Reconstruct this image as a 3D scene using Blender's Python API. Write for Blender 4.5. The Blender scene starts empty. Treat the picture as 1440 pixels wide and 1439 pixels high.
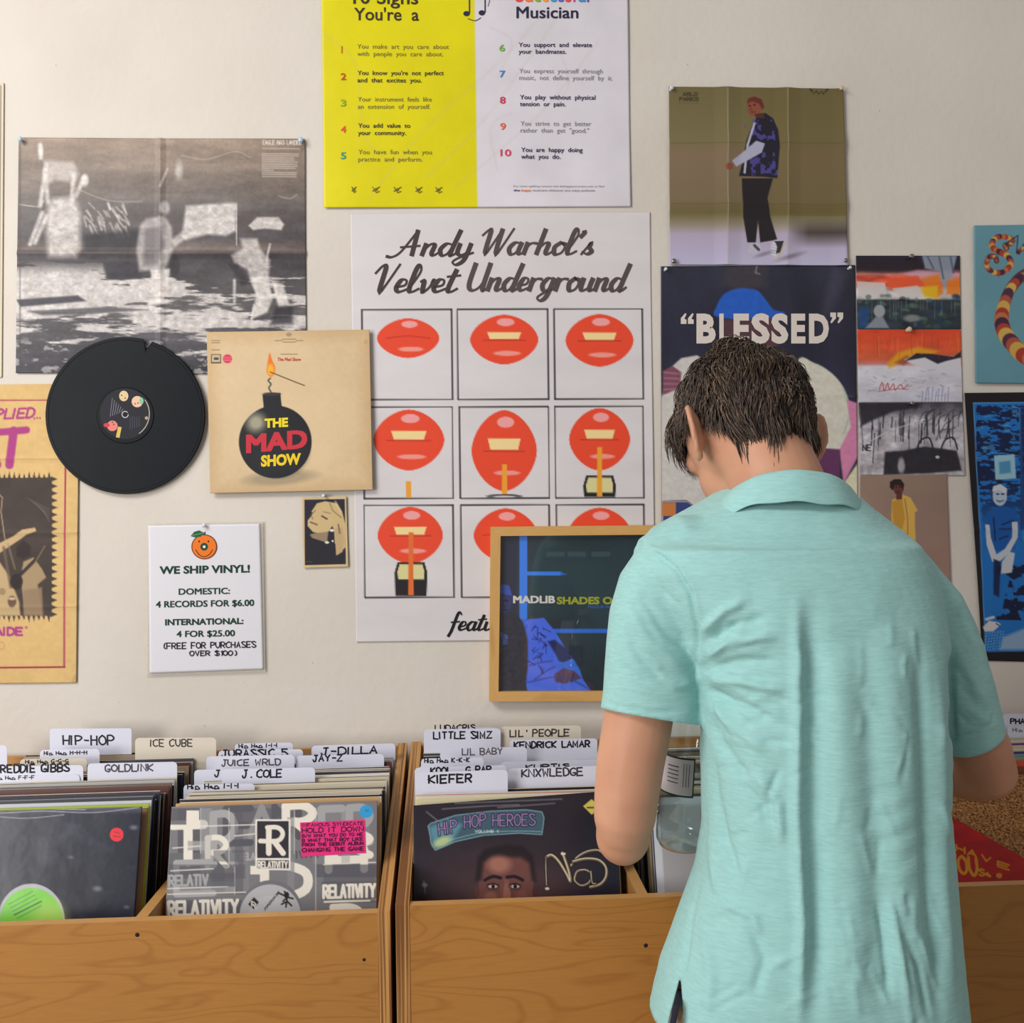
import bpy, bmesh, math, random
import numpy as np
from mathutils import Vector, Matrix
random.seed(7); np.random.seed(7)
R = math.radians
SC = bpy.context.scene
COL = SC.collection
# ---------------------------------------------------------------- camera, world, lights, exposure
FPX = 1440.0
CAMP = np.array([0.0, -2.0, 1.42])
YAW, PITCH, ROLL = -R(2.8), R(0.68), -R(0.95)
cam_data = bpy.data.cameras.new('camera'); cam = bpy.data.objects.new('camera', cam_data); COL.objects.link(cam)
cam_data.sensor_fit = 'HORIZONTAL'; cam_data.sensor_width = 36; cam_data.lens = 36 * FPX / 1440
cam_data.clip_start = .02
CR = Matrix.Rotation(YAW, 4, 'Z') @ Matrix.Rotation(R(90) + PITCH, 4, 'X') @ Matrix.Rotation(ROLL, 4, 'Z')
cam.matrix_world = Matrix.Translation(CAMP.tolist()) @ CR
SC.camera = cam
CRn = np.array([list(r)[:3] for r in CR][:3])
world = bpy.data.worlds.new('world'); SC.world = world; world.use_nodes = True
bg = world.node_tree.nodes['Background']; bg.inputs[0].default_value = (1, .955, .94, 1); bg.inputs[1].default_value = .27
def area(name, loc, target, sx, sy, power, col):
    l = bpy.data.lights.new(name, 'AREA'); l.shape = 'RECTANGLE'; l.size = sx; l.size_y = sy; l.energy = power; l.color = col
    o = bpy.data.objects.new(name, l); COL.objects.link(o); o.location = loc
    o.rotation_euler = (Vector(target) - Vector(loc)).to_track_quat('-Z', 'Y').to_euler(); return o
area('ceiling_light_panel', (-1.7, -1.9, 2.95), (-.7, -.2, .9), 1.4, .7, 38, (1, .965, .92))
area('left_fill_light', (-2.9, -3.5, 1.6), (-.3, -.3, .95), 1.6, 1.6, 70, (1, .98, .96))  # added fill lamp at mid height, brightens the wall towards the lower left
area('ceiling_light_right', (1.9, -2.8, 2.9), (.9, -.2, .9), 1.2, .6, 2, (1, .88, .76))
SC.view_settings.view_transform = 'Standard'; SC.view_settings.look = 'None'
SC.view_settings.gamma = 1; SC.view_settings.use_curve_mapping = False
SC.view_settings.exposure = 0.24
SC.cycles.use_denoising = True
SC.cycles.max_bounces = 8; SC.cycles.transparent_max_bounces = 12; SC.cycles.transmission_bounces = 8

# ---------------------------------------------------------------- photo-measurement helpers
def rays(px, py):
    px = np.asarray(px, float); py = np.asarray(py, float)
    d = np.stack([(px - 720) / FPX, -(py - 719.5) / FPX, -np.ones_like(px)], -1)
    return d @ CRn.T
def Qa(px, py, Z):                      # points seen at px,py on the plane y = -2+Z
    d = rays(px, py); return CAMP + d * (np.asarray(Z, float) / d[..., 1])[..., None]
def Q(px, py, Z): return Vector(Qa(px, py, Z).tolist())
class Plane:                            # a flat thing standing somewhere in the room
    def __init__(s, p0, n):
        s.p0 = np.array(p0, float); n = np.array(n, float); s.n = n / np.linalg.norm(n)
    def at(s, px, py, off=0.0):
        d = rays(px, py); t = ((s.p0 - CAMP) @ s.n) / (d @ s.n)
        return CAMP + d * t[..., None] + s.n * np.asarray(off)[..., None]
def wallplane(off=0.0): return Plane((0, -off, 1), (0, -1, 0))

# ---------------------------------------------------------------- materials
def lin(c):
    c = np.asarray(c, float) / 255.0
    return np.where(c <= .04045, c / 12.92, ((c + .055) / 1.055) ** 2.4)
MATS = {}
def mat(name, rgb=(128, 128, 128), rough=.6, spec=.4, metal=0, fn=None, **kw):
    if name in MATS: return MATS[name]
    m = bpy.data.materials.new(name); m.use_nodes = True; MATS[name] = m
    b = m.node_tree.nodes['Principled BSDF']
    c = lin(rgb)
    b.inputs['Base Color'].default_value = (*c, 1); b.inputs['Roughness'].default_value = rough
    b.inputs['Specular IOR Level'].default_value = spec; b.inputs['Metallic'].default_value = metal
    for k, v in kw.items(): b.inputs[k.replace('_', ' ')].default_value = v
    if fn: fn(m.node_tree, b)
    return m
def nd(nt, t, **kw):
    n = nt.nodes.new(t)
    for k, v in kw.items():
        if k.startswith('i_'): n.inputs[int(k[2:])].default_value = v
        else: setattr(n, k, v)
    return n
def noise_bump(scale=(60, 60, 60), strength=.2, dist=.002, detail=4, nscale=1.0):
    def f(nt, b):
        tc = nd(nt, 'ShaderNodeTexCoord'); mp = nd(nt, 'ShaderNodeMapping'); mp.inputs['Scale'].default_value = scale
        n = nd(nt, 'ShaderNodeTexNoise'); n.inputs['Scale'].default_value = nscale; n.inputs['Detail'].default_value = detail
        bp = nd(nt, 'ShaderNodeBump'); bp.inputs['Strength'].default_value = strength; bp.inputs['Distance'].default_value = dist
        L = nt.links.new
        L(tc.outputs['Object'], mp.inputs[0]); L(mp.outputs[0], n.inputs['Vector']); L(n.outputs[0], bp.inputs['Height']); L(bp.outputs[0], b.inputs['Normal'])
    return f
def print_fn(bump=.0, scale=18):
    def f(nt, b):
        a = nd(nt, 'ShaderNodeVertexColor'); a.layer_name = 'print'
        nt.links.new(a.outputs[0], b.inputs['Base Color'])
        if bump: noise_bump((scale,) * 3, bump, .006, 3)(nt, b)
    return f
M_PRINT = mat('matte_print', rough=.62, spec=.25, fn=print_fn())
M_GLOSS = mat('glossy_print', rough=.36, spec=.22, fn=print_fn(.25, 14))
M_SATIN = mat('satin_print', rough=.42, spec=.3, fn=print_fn(.12, 10))
def ink(rgb, rough=.6): return mat('ink_%d_%d_%d' % tuple(rgb), rgb, rough, .25)

# ---------------------------------------------------------------- object helpers
def link(o, parent=None):
    COL.objects.link(o)
    if parent is not None: o.parent = parent
    return o
def tag(o, label=None, cat=None, group=None, kind=None):
    if label: o['label'] = label
    if cat: o['category'] = cat
    if group: o['group'] = group
    if kind: o['kind'] = kind
    return o
def empty(name, loc, label=None, cat=None, group=None):
    o = bpy.data.objects.new(name, None); o.empty_display_size = .05
    COL.objects.link(o); o.location = loc; o['world0'] = 0; del o['world0']
    return tag(o, label, cat, group)
def mesh_obj(name, verts, faces, mats, parent=None, mi=None, smooth=False):
    """verts are world coordinates; a parented mesh is stored relative to its parent Empty"""
    me = bpy.data.meshes.new(name)
    v = np.asarray(verts, float)
    org = np.zeros(3)
    p = parent
    while p is not None:
        org += np.array(p.location); p = p.parent
    me.from_pydata((v - org).tolist(), [], faces)
    for m in (mats if isinstance(mats, (list, tuple)) else [mats]): me.materials.append(m)
    if mi is not None: me.polygons.foreach_set('material_index', np.asarray(mi, np.int32))
    if smooth: me.polygons.foreach_set('use_smooth', np.ones(len(me.polygons), bool))
    me.update(); me.validate()
    return link(bpy.data.objects.new(name, me), parent)
class MB:
    def __init__(s): s.v = []; s.f = []; s.m = []
    def add(s, v, f, m=0):
        n = len(s.v); s.v += [tuple(x) for x in v]; s.f += [tuple(i + n for i in q) for q in f]; s.m += [m] * len(f)
    def hexa(s, c, m=0):                # 8 corners, bottom ring then top ring
        s.add(c, [(0, 3, 2, 1), (4, 5, 6, 7), (0, 1, 5, 4), (1, 2, 6, 5), (2, 3, 7, 6), (3, 0, 4, 7)], m)
    def box(s, x0, x1, y0, y1, z0, z1, m=0):
        s.hexa([(x0, y0, z0), (x1, y0, z0), (x1, y1, z0), (x0, y1, z0), (x0, y0, z1), (x1, y0, z1), (x1, y1, z1), (x0, y1, z1)], m)
    def tube(s, pts, rad, n=12, m=0, cap=True, up=(0, 0, 1), sq=None):
        pts = [Vector(p) for p in pts]; rad = rad if hasattr(rad, '__len__') else [rad] * len(pts)
        vs = []; fs = []
        u = None
        for i, p in enumerate(pts):
            t = (pts[min(i + 1, len(pts) - 1)] - pts[max(i - 1, 0)]).normalized()
            if u is None:
                u = Vector(up).cross(t)
                if u.length < 1e-3: u = Vector((1, 0, 0)).cross(t)
            u = (u - t * u.dot(t)).normalized(); w = t.cross(u)
            r = rad[i]; ra, rb = r if hasattr(r, '__len__') else (r, r)
            for k in range(n):
                a = 2 * math.pi * k / n; vs.append(p + u * (ra * math.cos(a)) + w * (rb * math.sin(a)))
        for i in range(len(pts) - 1):
            for k in range(n):
                a, b = i * n + k, i * n + (k + 1) % n; fs.append((a, b, b + n, a + n))
        if cap: fs.append(tuple(range(n - 1, -1, -1))); fs.append(tuple((len(pts) - 1) * n + k for k in range(n)))
        s.add(vs, fs, m)
    def lathe(s, c, prof, n=24, m=0, axis=(0, 0, 1)):
        ax = Vector(axis).normalized(); u = ax.orthogonal().normalized(); w = ax.cross(u); c = Vector(c)
        vs = []; fs = []
        for r, h in prof:
            for k in range(n):
                a = 2 * math.pi * k / n; vs.append(c + ax * h + u * (r * math.cos(a)) + w * (r * math.sin(a)))
        for i in range(len(prof) - 1):
            for k in range(n):
                a, b = i * n + k, i * n + (k + 1) % n; fs.append((a, b, b + n, a + n))
        s.add(vs, fs, m)
    def build(s, name, mats, parent=None, smooth=False): return mesh_obj(name, s.v, s.f, mats, parent, s.m, smooth)

# ---------------------------------------------------------------- painting flat prints into a fine grid of vertices
def catmull(pts, k=6, closed=False):
    p = [np.array(q, float) for q in pts]
    if len(p) < 3: return [tuple(q) for q in p]
    n = len(p); out = []
    for i in range(n if closed else n - 1):
        if closed: a, b, c, d = p[i - 1], p[i], p[(i + 1) % n], p[(i + 2) % n]
        else: a, b, c, d = p[max(i - 1, 0)], p[i], p[i + 1], p[min(i + 2, n - 1)]
        for j in range(k):
            t = j / k
            out.append(tuple(.5 * (2 * b + (c - a) * t + (2 * a - 5 * b + 4 * c - d) * t * t + (3 * b - a - 3 * c + d) * t ** 3)))
    if not closed: out.append(tuple(p[-1]))
    return out
class Canvas:
    """colour of every vertex of a sheet; X,Y are measured on the photograph"""
    def __init__(s, quad, step=1.0, bg=(255, 255, 255)):
        s.quad = np.array(quad, float); TL, TR, BR, BL = s.quad
        nx = int(np.linalg.norm(TR - TL) / step) + 2; ny = int(np.linalg.norm(BL - TL) / step) + 2
        s.nx, s.ny = nx, ny
        u = np.linspace(0, 1, nx)[None, :, None]; v = np.linspace(0, 1, ny)[:, None, None]
        P = TL * (1 - u) * (1 - v) + TR * u * (1 - v) + BR * u * v + BL * (1 - u) * v
        s.X, s.Y = P[..., 0], P[..., 1]; s.U, s.V = np.broadcast_to(u[..., 0], s.X.shape), np.broadcast_to(v[..., 0], s.X.shape)
        s.C = np.empty(s.X.shape + (3,)); s.C[:] = bg
    def win(s, x0, y0, x1, y1):
        TL, TR, BR, BL = s.quad
        xs = s.X; ys = s.Y
        rows = np.where((ys.max(1) >= y0) & (ys.min(1) <= y1))[0]; cols = np.where((xs.max(0) >= x0) & (xs.min(0) <= x1))[0]
        if not len(rows) or not len(cols): return None
        return slice(rows[0], rows[-1] + 1), slice(cols[0], cols[-1] + 1)
    def blend(s, sl, m, col):
        m = m[..., None]; s.C[sl] = s.C[sl] * (1 - m) + np.asarray(col, float) * m
    def poly(s, pts, col, a=1, soft=1.0, smooth=False):
        if smooth: pts = catmull(pts, 5, True)
        pts = np.array(pts, float); sl = s.win(*(pts.min(0) - soft * 2), *(pts.max(0) + soft * 2))
        if sl is None: return
        X, Y = s.X[sl], s.Y[sl]; ins = np.zeros(X.shape, bool); d2 = np.full(X.shape, 1e9)
        for (x0, y0), (x1, y1) in zip(pts, np.roll(pts, -1, 0)):
            c = (y0 > Y) != (y1 > Y)
            if y0 != y1: ins ^= c & (X < (x1 - x0) * (Y - y0) / (y1 - y0) + x0)
            ex, ey = x1 - x0, y1 - y0; L = ex * ex + ey * ey + 1e-9
            t = np.clip(((X - x0) * ex + (Y - y0) * ey) / L, 0, 1)
            d2 = np.minimum(d2, (X - x0 - t * ex) ** 2 + (Y - y0 - t * ey) ** 2)
        sd = np.sqrt(d2) * np.where(ins, 1, -1)
        s.blend(sl, np.clip(.5 + sd / soft, 0, 1) * a, col)
    def line(s, pts, w, col, a=1, soft=1.0, smooth=False):
        if smooth: pts = catmull(pts, 5)
        pts = np.array(pts, float); r = w / 2 + soft
        sl = s.win(*(pts.min(0) - r), *(pts.max(0) + r))
        if sl is None: return
        X, Y = s.X[sl], s.Y[sl]; d2 = np.full(X.shape, 1e9)
        for (x0, y0), (x1, y1) in zip(pts[:-1], pts[1:]):
            ex, ey = x1 - x0, y1 - y0; L = ex * ex + ey * ey + 1e-9
            t = np.clip(((X - x0) * ex + (Y - y0) * ey) / L, 0, 1)
            d2 = np.minimum(d2, (X - x0 - t * ex) ** 2 + (Y - y0 - t * ey) ** 2)
        s.blend(sl, np.clip(.5 + (w / 2 - np.sqrt(d2)) / soft, 0, 1) * a, col)
    def ell(s, cx, cy, rx, ry, col, a=1, soft=1.0, rot=0):
        r = max(rx, ry) + soft * 2; sl = s.win(cx - r, cy - r, cx + r, cy + r)
        if sl is None: return
        X, Y = s.X[sl] - cx, s.Y[sl] - cy; c, q = math.cos(rot), math.sin(rot)
        x = X * c + Y * q; y = -X * q + Y * c
        d = np.sqrt((x / rx) ** 2 + (y / ry) ** 2); s.blend(sl, np.clip(.5 + (1 - d) * min(rx, ry) / soft, 0, 1) * a, col)
    def rect(s, x0, y0, x1, y1, col, a=1, soft=1.0): s.poly([(x0, y0), (x1, y0), (x1, y1), (x0, y1)], col, a, soft)
    def noise(s, sx, sy, oct=4, seed=0, gain=.55):
        rs = np.random.RandomState(seed); out = np.zeros(s.X.shape); amp = 1; tot = 0
        for o in range(oct):
            gx, gy = sx / 2 ** o, sy / 2 ** o
            x = (s.X - s.X.min()) / gx; y = (s.Y - s.Y.min()) / gy
            G = rs.rand(int(y.max()) + 3, int(x.max()) + 3)
            xi, yi = x.astype(int), y.astype(int); fx, fy = x - xi, y - yi
            fx = fx * fx * (3 - 2 * fx); fy = fy * fy * (3 - 2 * fy)
            out += amp * (G[yi, xi] * (1 - fx) * (1 - fy) + G[yi, xi + 1] * fx * (1 - fy) + G[yi + 1, xi] * (1 - fx) * fy + G[yi + 1, xi + 1] * fx * fy)
            tot += amp; amp *= gain
        return out / tot
    def mulnoise(s, sx, sy, amt, seed=0, oct=4): s.C *= (1 + amt * (s.noise(sx, sy, oct, seed) * 2 - 1))[..., None]
    def vgrad(s, stops):                # (y, colour) stops down the sheet
        ys = [t[0] for t in stops]; s.C[:] = np.stack([np.interp(s.Y, ys, [t[1][k] for t in stops]) for k in range(3)], -1)
    def stroke_text(s, txt, x0, x1, yb, cap, w, col, **kw):
        for st in layout(txt, x0, x1, yb, cap, **kw): s.line(st, w, col, soft=1.0)
    def build(s, name, plane, m, parent, off=.0012, wave=None, thick=.0004, outline=None):
        O = np.full(s.X.shape, off)
        if wave is not None: O = O + wave(s.X, s.Y)
        V = plane.at(s.X, s.Y, O); ny, nx = s.ny, s.nx
        idx = np.arange(ny * nx).reshape(ny, nx)
        quads = np.stack([idx[:-1, :-1], idx[1:, :-1], idx[1:, 1:], idx[:-1, 1:]], -1).reshape(-1, 4)
        ring = np.concatenate([idx[0, :], idx[1:, -1], idx[-1, -2::-1], idx[-2:0:-1, 0]])
        VF = V.reshape(-1, 3); RB = VF[ring] - plane.n * thick
        n0 = len(VF); m_ = len(ring); b = n0 + np.arange(m_)
        side = np.stack([ring, np.roll(ring, -1), np.roll(b, -1), b], -1)
        VV = np.concatenate([VF, RB]); org = np.zeros(3); p = parent
        while p is not None: org += np.array(p.location); p = p.parent
        F = np.concatenate([quads, side])
        me = bpy.data.meshes.new(name); me.vertices.add(len(VV)); me.vertices.foreach_set('co', (VV - org).astype(np.float32).ravel())
        me.loops.add(F.size); me.loops.foreach_set('vertex_index', F.ravel().astype(np.int32))
        me.polygons.add(len(F)); me.polygons.foreach_set('loop_start', np.arange(0, F.size, 4, dtype=np.int32)); me.polygons.foreach_set('loop_total', np.full(len(F), 4, np.int32))
        me.update(calc_edges=True); me.validate()
        sm = np.ones(len(F), bool); sm[len(quads):] = False; me.polygons.foreach_set('use_smooth', sm)
        c = me.color_attributes.new('print', 'FLOAT_COLOR', 'POINT')
        CC = lin(np.clip(np.concatenate([s.C.reshape(-1, 3), s.C.reshape(-1, 3)[ring]]), 0, 255)); CC = np.concatenate([CC, np.ones((len(CC), 1))], 1)
        c.data.foreach_set('color', CC.astype(np.float32).ravel())
        me.materials.append(m); o = link(bpy.data.objects.new(name, me), parent); return o

# ---------------------------------------------------------------- lettering: a single-stroke marker alphabet
G = {
'A':'083068 1545','B':'0800 *0040624404 *0444664808','C':'*61400203063867','D':'0800 *003062663808','E':'60000868 0454','F':'600008 0454',
'G':'*6140020617486765 3565','H':'0008 6068 0464','I':'0008','J':'*4045381806 2060','K':'0008 600468','L':'000868','M':'0800366068','N':'08006860',
'O':'*30020638666230','P':'0800 *0040624404','Q':'*30020638666230 4478','R':'0800 *0040624404 2468','S':'*61300123346567380 7'.replace(' ',''),
'T':'0060 3038','U':'*0005386560','V':'003860','W':'0018335860','X':'0068 6008','Y':'003460 3438','Z':'00600868',
'0':'*30020638666230','1':'123038','2':'*02205163 630868','3':'*0130613424 *24656838 3807','4':'5058 500565','5':'600003 *0333656738 3807',
'6':'*5020040628486563 6304','7':'006028','8':'*3061340103346638060434','9':'*6030023364 6068',
'-':'1454','.':'3738',"'":'3032',',':'3829','!':'3035 3738','(':'*40222648',')':'*20424628','$':'*61300123346567380 7'.replace(' ','')+' 3-39','"':'2022 4042',
'i':'0408 0102','p':'0409 *0434566808','o':'*24066846 24'.replace(' ',''),'s':'*5424055647380 7'.replace(' ',''),' ':'','/':'5018',':':'0405 0708','%':'0068'}
W1 = {'I':1.5,'1':2.5,' ':4,"'":2,'.':2,',':2,'!':2,'i':2,'-':5,':':2,'(':4,')':4,'J':5.5,'L':5.4,'M':6.6,'W':6.6}
SG = {   # brush-script letters, x,y with baseline 8 and x-height 4
'A':(6.2,'-2,8.4 -.6,8.6 1.2,6.6 4,-.6;4,-.6 3.9,8;.9,5.2 5.2,4.7'),'W':(6.6,'-.6,1.4 .6,-.4 1.2,0 1.1,7.8 4,-.6;4,-.6 3.8,8 6.8,-.8'),
'V':(4.6,'-.8,1.8 .5,-.6 1.3,0 1.2,8 4.4,-1'),'U':(5.4,'.6,-.8 .1,6 1.2,8 3,7 4.2,4;4.6,-.8 4,7 4.6,8 5.4,7'),
'a':(4.0,'2.8,4.4 1.4,4 .2,6 .8,8 2,7.6 2.9,5;3,4.1 2.6,7.2 3.2,8 4.2,7'),'d':(4.2,'2.8,4.4 1.4,4 .2,6 .8,8 2,7.6 2.9,5;4,-.6 2.8,7.2 3.4,8 4.3,7'),
'n':(4.0,'.5,4.1 .1,8;.2,6.4 1.6,4.2 2.6,4.4 2.3,7.4 3,8 4,7'),'y':(3.9,'.4,4.1 .2,7 1.1,8 2.4,7 3,4.1;3,4.1 2.2,9.6 .6,11.4 -.4,10.4 .8,9 3.9,7.2'),
'r':(3.2,'.5,4.1 .1,8;.2,6.4 1.4,4.3 2.8,4.3'),'h':(4.0,'1,-.6 .1,8;.2,6.4 1.6,4.2 2.6,4.4 2.3,7.4 3,8 4,7'),
'o':(3.5,'1.6,4 .3,5.6 .7,8 2.2,7.6 2.8,5.4 1.6,4 3.6,4.8'),'l':(2.5,'.1,7 1.9,1.6 1.5,-.9 .8,.6 .2,7 1,8 2.4,7'),
'e':(3.1,'.3,6.4 2.1,5.8 2.2,4.2 1,4.1 .2,6.6 1,8 3,7'),'v':(3.2,'.1,4.6 .8,4.3 1,8 2.4,6.4 2.8,4.1 3.3,4.6'),
't':(2.7,'1.5,.8 .5,7 1.3,8 2.6,7;-.2,3 2.6,2.6'),'u':(4.1,'.4,4.1 .2,7.2 1,8 2.4,7;2.9,4.1 2.5,7.4 3.2,8 4.2,7'),
'g':(3.9,'2.8,4.4 1.4,4 .2,6 .8,8 2,7.6 2.9,5;3,4.1 2,9.8 .6,11.4 -.4,10.4 .8,9 3.9,7.2'),'f':(2.7,'2.6,.4 1.8,-.8 1.1,.8 .3,8 -.5,11;-.5,4.2 2.4,3.9'),
'i':(2.2,'.4,4.1 .2,7.2 1,8 2.2,7;.6,2 .7,2.4'),'s':(3.0,'0,8 1.8,4 1.6,5.6 2.4,7 1.4,8 .2,7.2'),"'":(1.4,'.8,0 .9,.6 .2,2'),' ':(2.4,'')}
def layout(txt, x0, x1, yb, cap, slope=0.0, slant=0.0, jit=0.0, script=False, gap=2.2):
    """polylines of a text fitted between x0 and x1 on baseline yb"""
    rs = random.Random(txt); x = 0; out = []
    for ch in txt:
        if script:
            w, sp = SG[ch]
            for st in sp.split(';'):
                if st: out.append([(x + q[0], q[1]) for q in catmull([tuple(map(float, t.split(','))) for t in st.split()], 6)])
            x += w
        else:
            for st in G.get(ch, '').split():
                sm = st[0] == '*'; st = st.lstrip('*')
                if '-' in st: pp = [(3, -1), (3, 9)]
                else: pp = [(int(st[i]), int(st[i + 1])) for i in range(0, len(st) - 1, 2)]
                pp = [(a + rs.uniform(-jit, jit), b + rs.uniform(-jit, jit)) for a, b in pp]
                if sm: pp = catmull(pp, 4)
                out.append([(x + a, b) for a, b in pp])
            x += W1.get(ch, 6) + gap
    x = max(x - (0 if script else gap), .1); sx = (x1 - x0) / x; res = []
    for st in out:
        q = []
        for a, b in st:
            yy = (b - 8) / 8 * cap; xx = x0 + a * sx - yy * slant; q.append((xx, yb + yy + (xx - x0) * slope))
        if len(q) > 1: res.append(q)
    return res
_tc = {}
def font_mesh(txt, bold=0.0):
    k = (txt, bold)
    if k not in _tc:
        cu = bpy.data.curves.new('t', 'FONT'); cu.body = txt; cu.offset = bold; cu.resolution_u = 3; cu.size = 1
        o = bpy.data.objects.new('t', cu); me = bpy.data.meshes.new_from_object(o)
        v = np.array([t.co[:2] for t in me.vertices]); f = [tuple(p.vertices) for p in me.polygons]
        bpy.data.objects.remove(o); bpy.data.curves.remove(cu); bpy.data.meshes.remove(me); _tc[k] = (v, f)
    return _tc[k]
class Inks:
    """flat printed or written shapes lying on a sheet, one mesh"""
    def __init__(s, plane, off=.0018, wave=None): s.p, s.off, s.wave = plane, off, wave; s.v = []; s.o = []; s.f = []; s.m = []; s.mats = []; s.k = 0
    def _add(s, v, f, col):
        m = ink(col) if not hasattr(col, 'node_tree') else col
        if m not in s.mats: s.mats.append(m)
        n = len(s.v); s.v += [tuple(q) for q in v]; s.o += [s.off + s.k * 8e-6] * len(v); s.k += 1
        s.f += [tuple(i + n for i in q) for q in f]; s.m += [s.mats.index(m)] * len(f)
    def poly(s, pts, col, smooth=False):
        if smooth: pts = catmull(pts, 5, True)
        a = sum(p[0] * q[1] - q[0] * p[1] for p, q in zip(pts, list(pts[1:]) + [pts[0]]))
        if a > 0: pts = list(pts)[::-1]
        s._add(pts, [tuple(range(len(pts)))], col)
    def ell(s, cx, cy, rx, ry, col, n=28): s.poly([(cx + rx * math.cos(2 * math.pi * i / n), cy + ry * math.sin(2 * math.pi * i / n)) for i in range(n)], col)
    def rect(s, x0, y0, x1, y1, col): s.poly([(x0, y0), (x1, y0), (x1, y1), (x0, y1)], col)
    def stroke(s, pts, w, col, nib=None, closed=False):
        p = np.array(pts, float)
        if closed: p = np.concatenate([p, p[:1]])
        d = np.diff(p, axis=0); L = np.linalg.norm(d, axis=1); keep = np.concatenate([[True], L > 1e-6]); p = p[keep]
        if len(p) < 2: return
        d = np.diff(p, axis=0); d /= np.linalg.norm(d, axis=1)[:, None]; nrm = np.stack([-d[:, 1], d[:, 0]], -1)
        if closed: nn = np.concatenate([[(nrm[0] + nrm[-1])], nrm[1:] + nrm[:-1], [(nrm[0] + nrm[-1])]])
        else: nn = np.concatenate([nrm[:1], nrm[1:] + nrm[:-1], nrm[-1:]])
        l = np.linalg.norm(nn, axis=1); l[l < 1e-3] = 1; nn = nn / l[:, None]
        ref = np.concatenate([nrm[:1], nrm]); mit = 1 / np.clip((nn * ref).sum(1), .6, 1)
        ww = np.full(len(p), w / 2.0)
        if nib is not None:
            dd = np.concatenate([d[:1], d]); ww = w / 2 * (nib + (1 - nib) * np.clip(dd[:, 1], 0, 1) ** .7)
            ww = np.convolve(np.pad(ww, 1, 'edge'), [.25, .5, .25], 'valid')
        if not closed:
            p = p.copy(); p[0] -= d[0] * w * .22; p[-1] += d[-1] * w * .22
        a = p + nn * (mit * ww)[:, None]; b = p - nn * (mit * ww)[:, None]; n = len(p)
        s._add(np.concatenate([a, b]), [(i, i + 1, n + i + 1, n + i) for i in range(n - 1)], col)
    def hand(s, txt, x0, x1, yb, cap, w, col, nib=None, **kw):
        for st in layout(txt, x0, x1, yb, cap, **kw): s.stroke(st, w, col, nib)
    def font(s, txt, x0, x1, yb, cap, col, bold=0.0, slope=0.0, slant=0.0):
        if bold > 0 and ('M' in txt or '$' in txt):                  # heavy weight: the regular cut struck five times with small shifts
            b = bold * .8; hw = font_mesh('H', 0.0)[0]; em = cap / (hw[:, 1].max() - hw[:, 1].min()); dx, dy_ = b * em * .95, b * em * .6
            for ox, oy in ((-1, -1), (1, -1), (1, 1), (-1, 1), (0, 0)): s.font(txt, x0 + dx + ox * dx, x1 - dx + ox * dx, yb - dy_ + oy * dy_, cap - 2 * dy_, col, 0.0, slope, slant)
            return
        bold = min(bold, .048); v, f = font_mesh(txt, bold); h = font_mesh('H', bold)[0]; H = h[:, 1].max() - max(h[:, 1].min(), -.1); b0 = h[:, 1].min()
        x = (v[:, 0] - v[:, 0].min()) / (v[:, 0].max() - v[:, 0].min()) * (x1 - x0)
        y = -(v[:, 1] - b0) / H * cap; X = x0 + x - y * slant; Y = yb + y + x * slope
        s._add(np.stack([X, Y], -1), f, col)
    def build(s, name, parent):
        v = np.array(s.v); o = np.array(s.o)
        if s.wave is not None: o = o + s.wave(v[:, 0], v[:, 1])
        return tag(mesh_obj(name, s.p.at(v[:, 0], v[:, 1], o), s.f, s.mats, parent, s.m), kind='stuff')
def creases(vs=(), hs=(), A=.0015, L=9, amp=0.0, sc=70.0, ph=0.0):
    def f(X, Y):
        o = np.zeros(np.shape(X))
        for (v, a) in vs: o = o + A * a * np.clip(1 - np.abs(X - v) / L, 0, 1) ** 1.3
        for (h, a) in hs: o = o + A * a * np.clip(1 - np.abs(Y - h) / L, 0, 1) ** 1.3
        if amp: o = o + amp * (1 + .5 * np.sin(X / sc + ph) + .5 * np.sin(Y / sc * .8 + X / sc * .5 + ph * 2))
        return o
    return f
def centre(plane, quad):
    q = np.array(quad, float).mean(0); return Vector(plane.at(q[0], q[1], 0.0).tolist())
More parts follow.
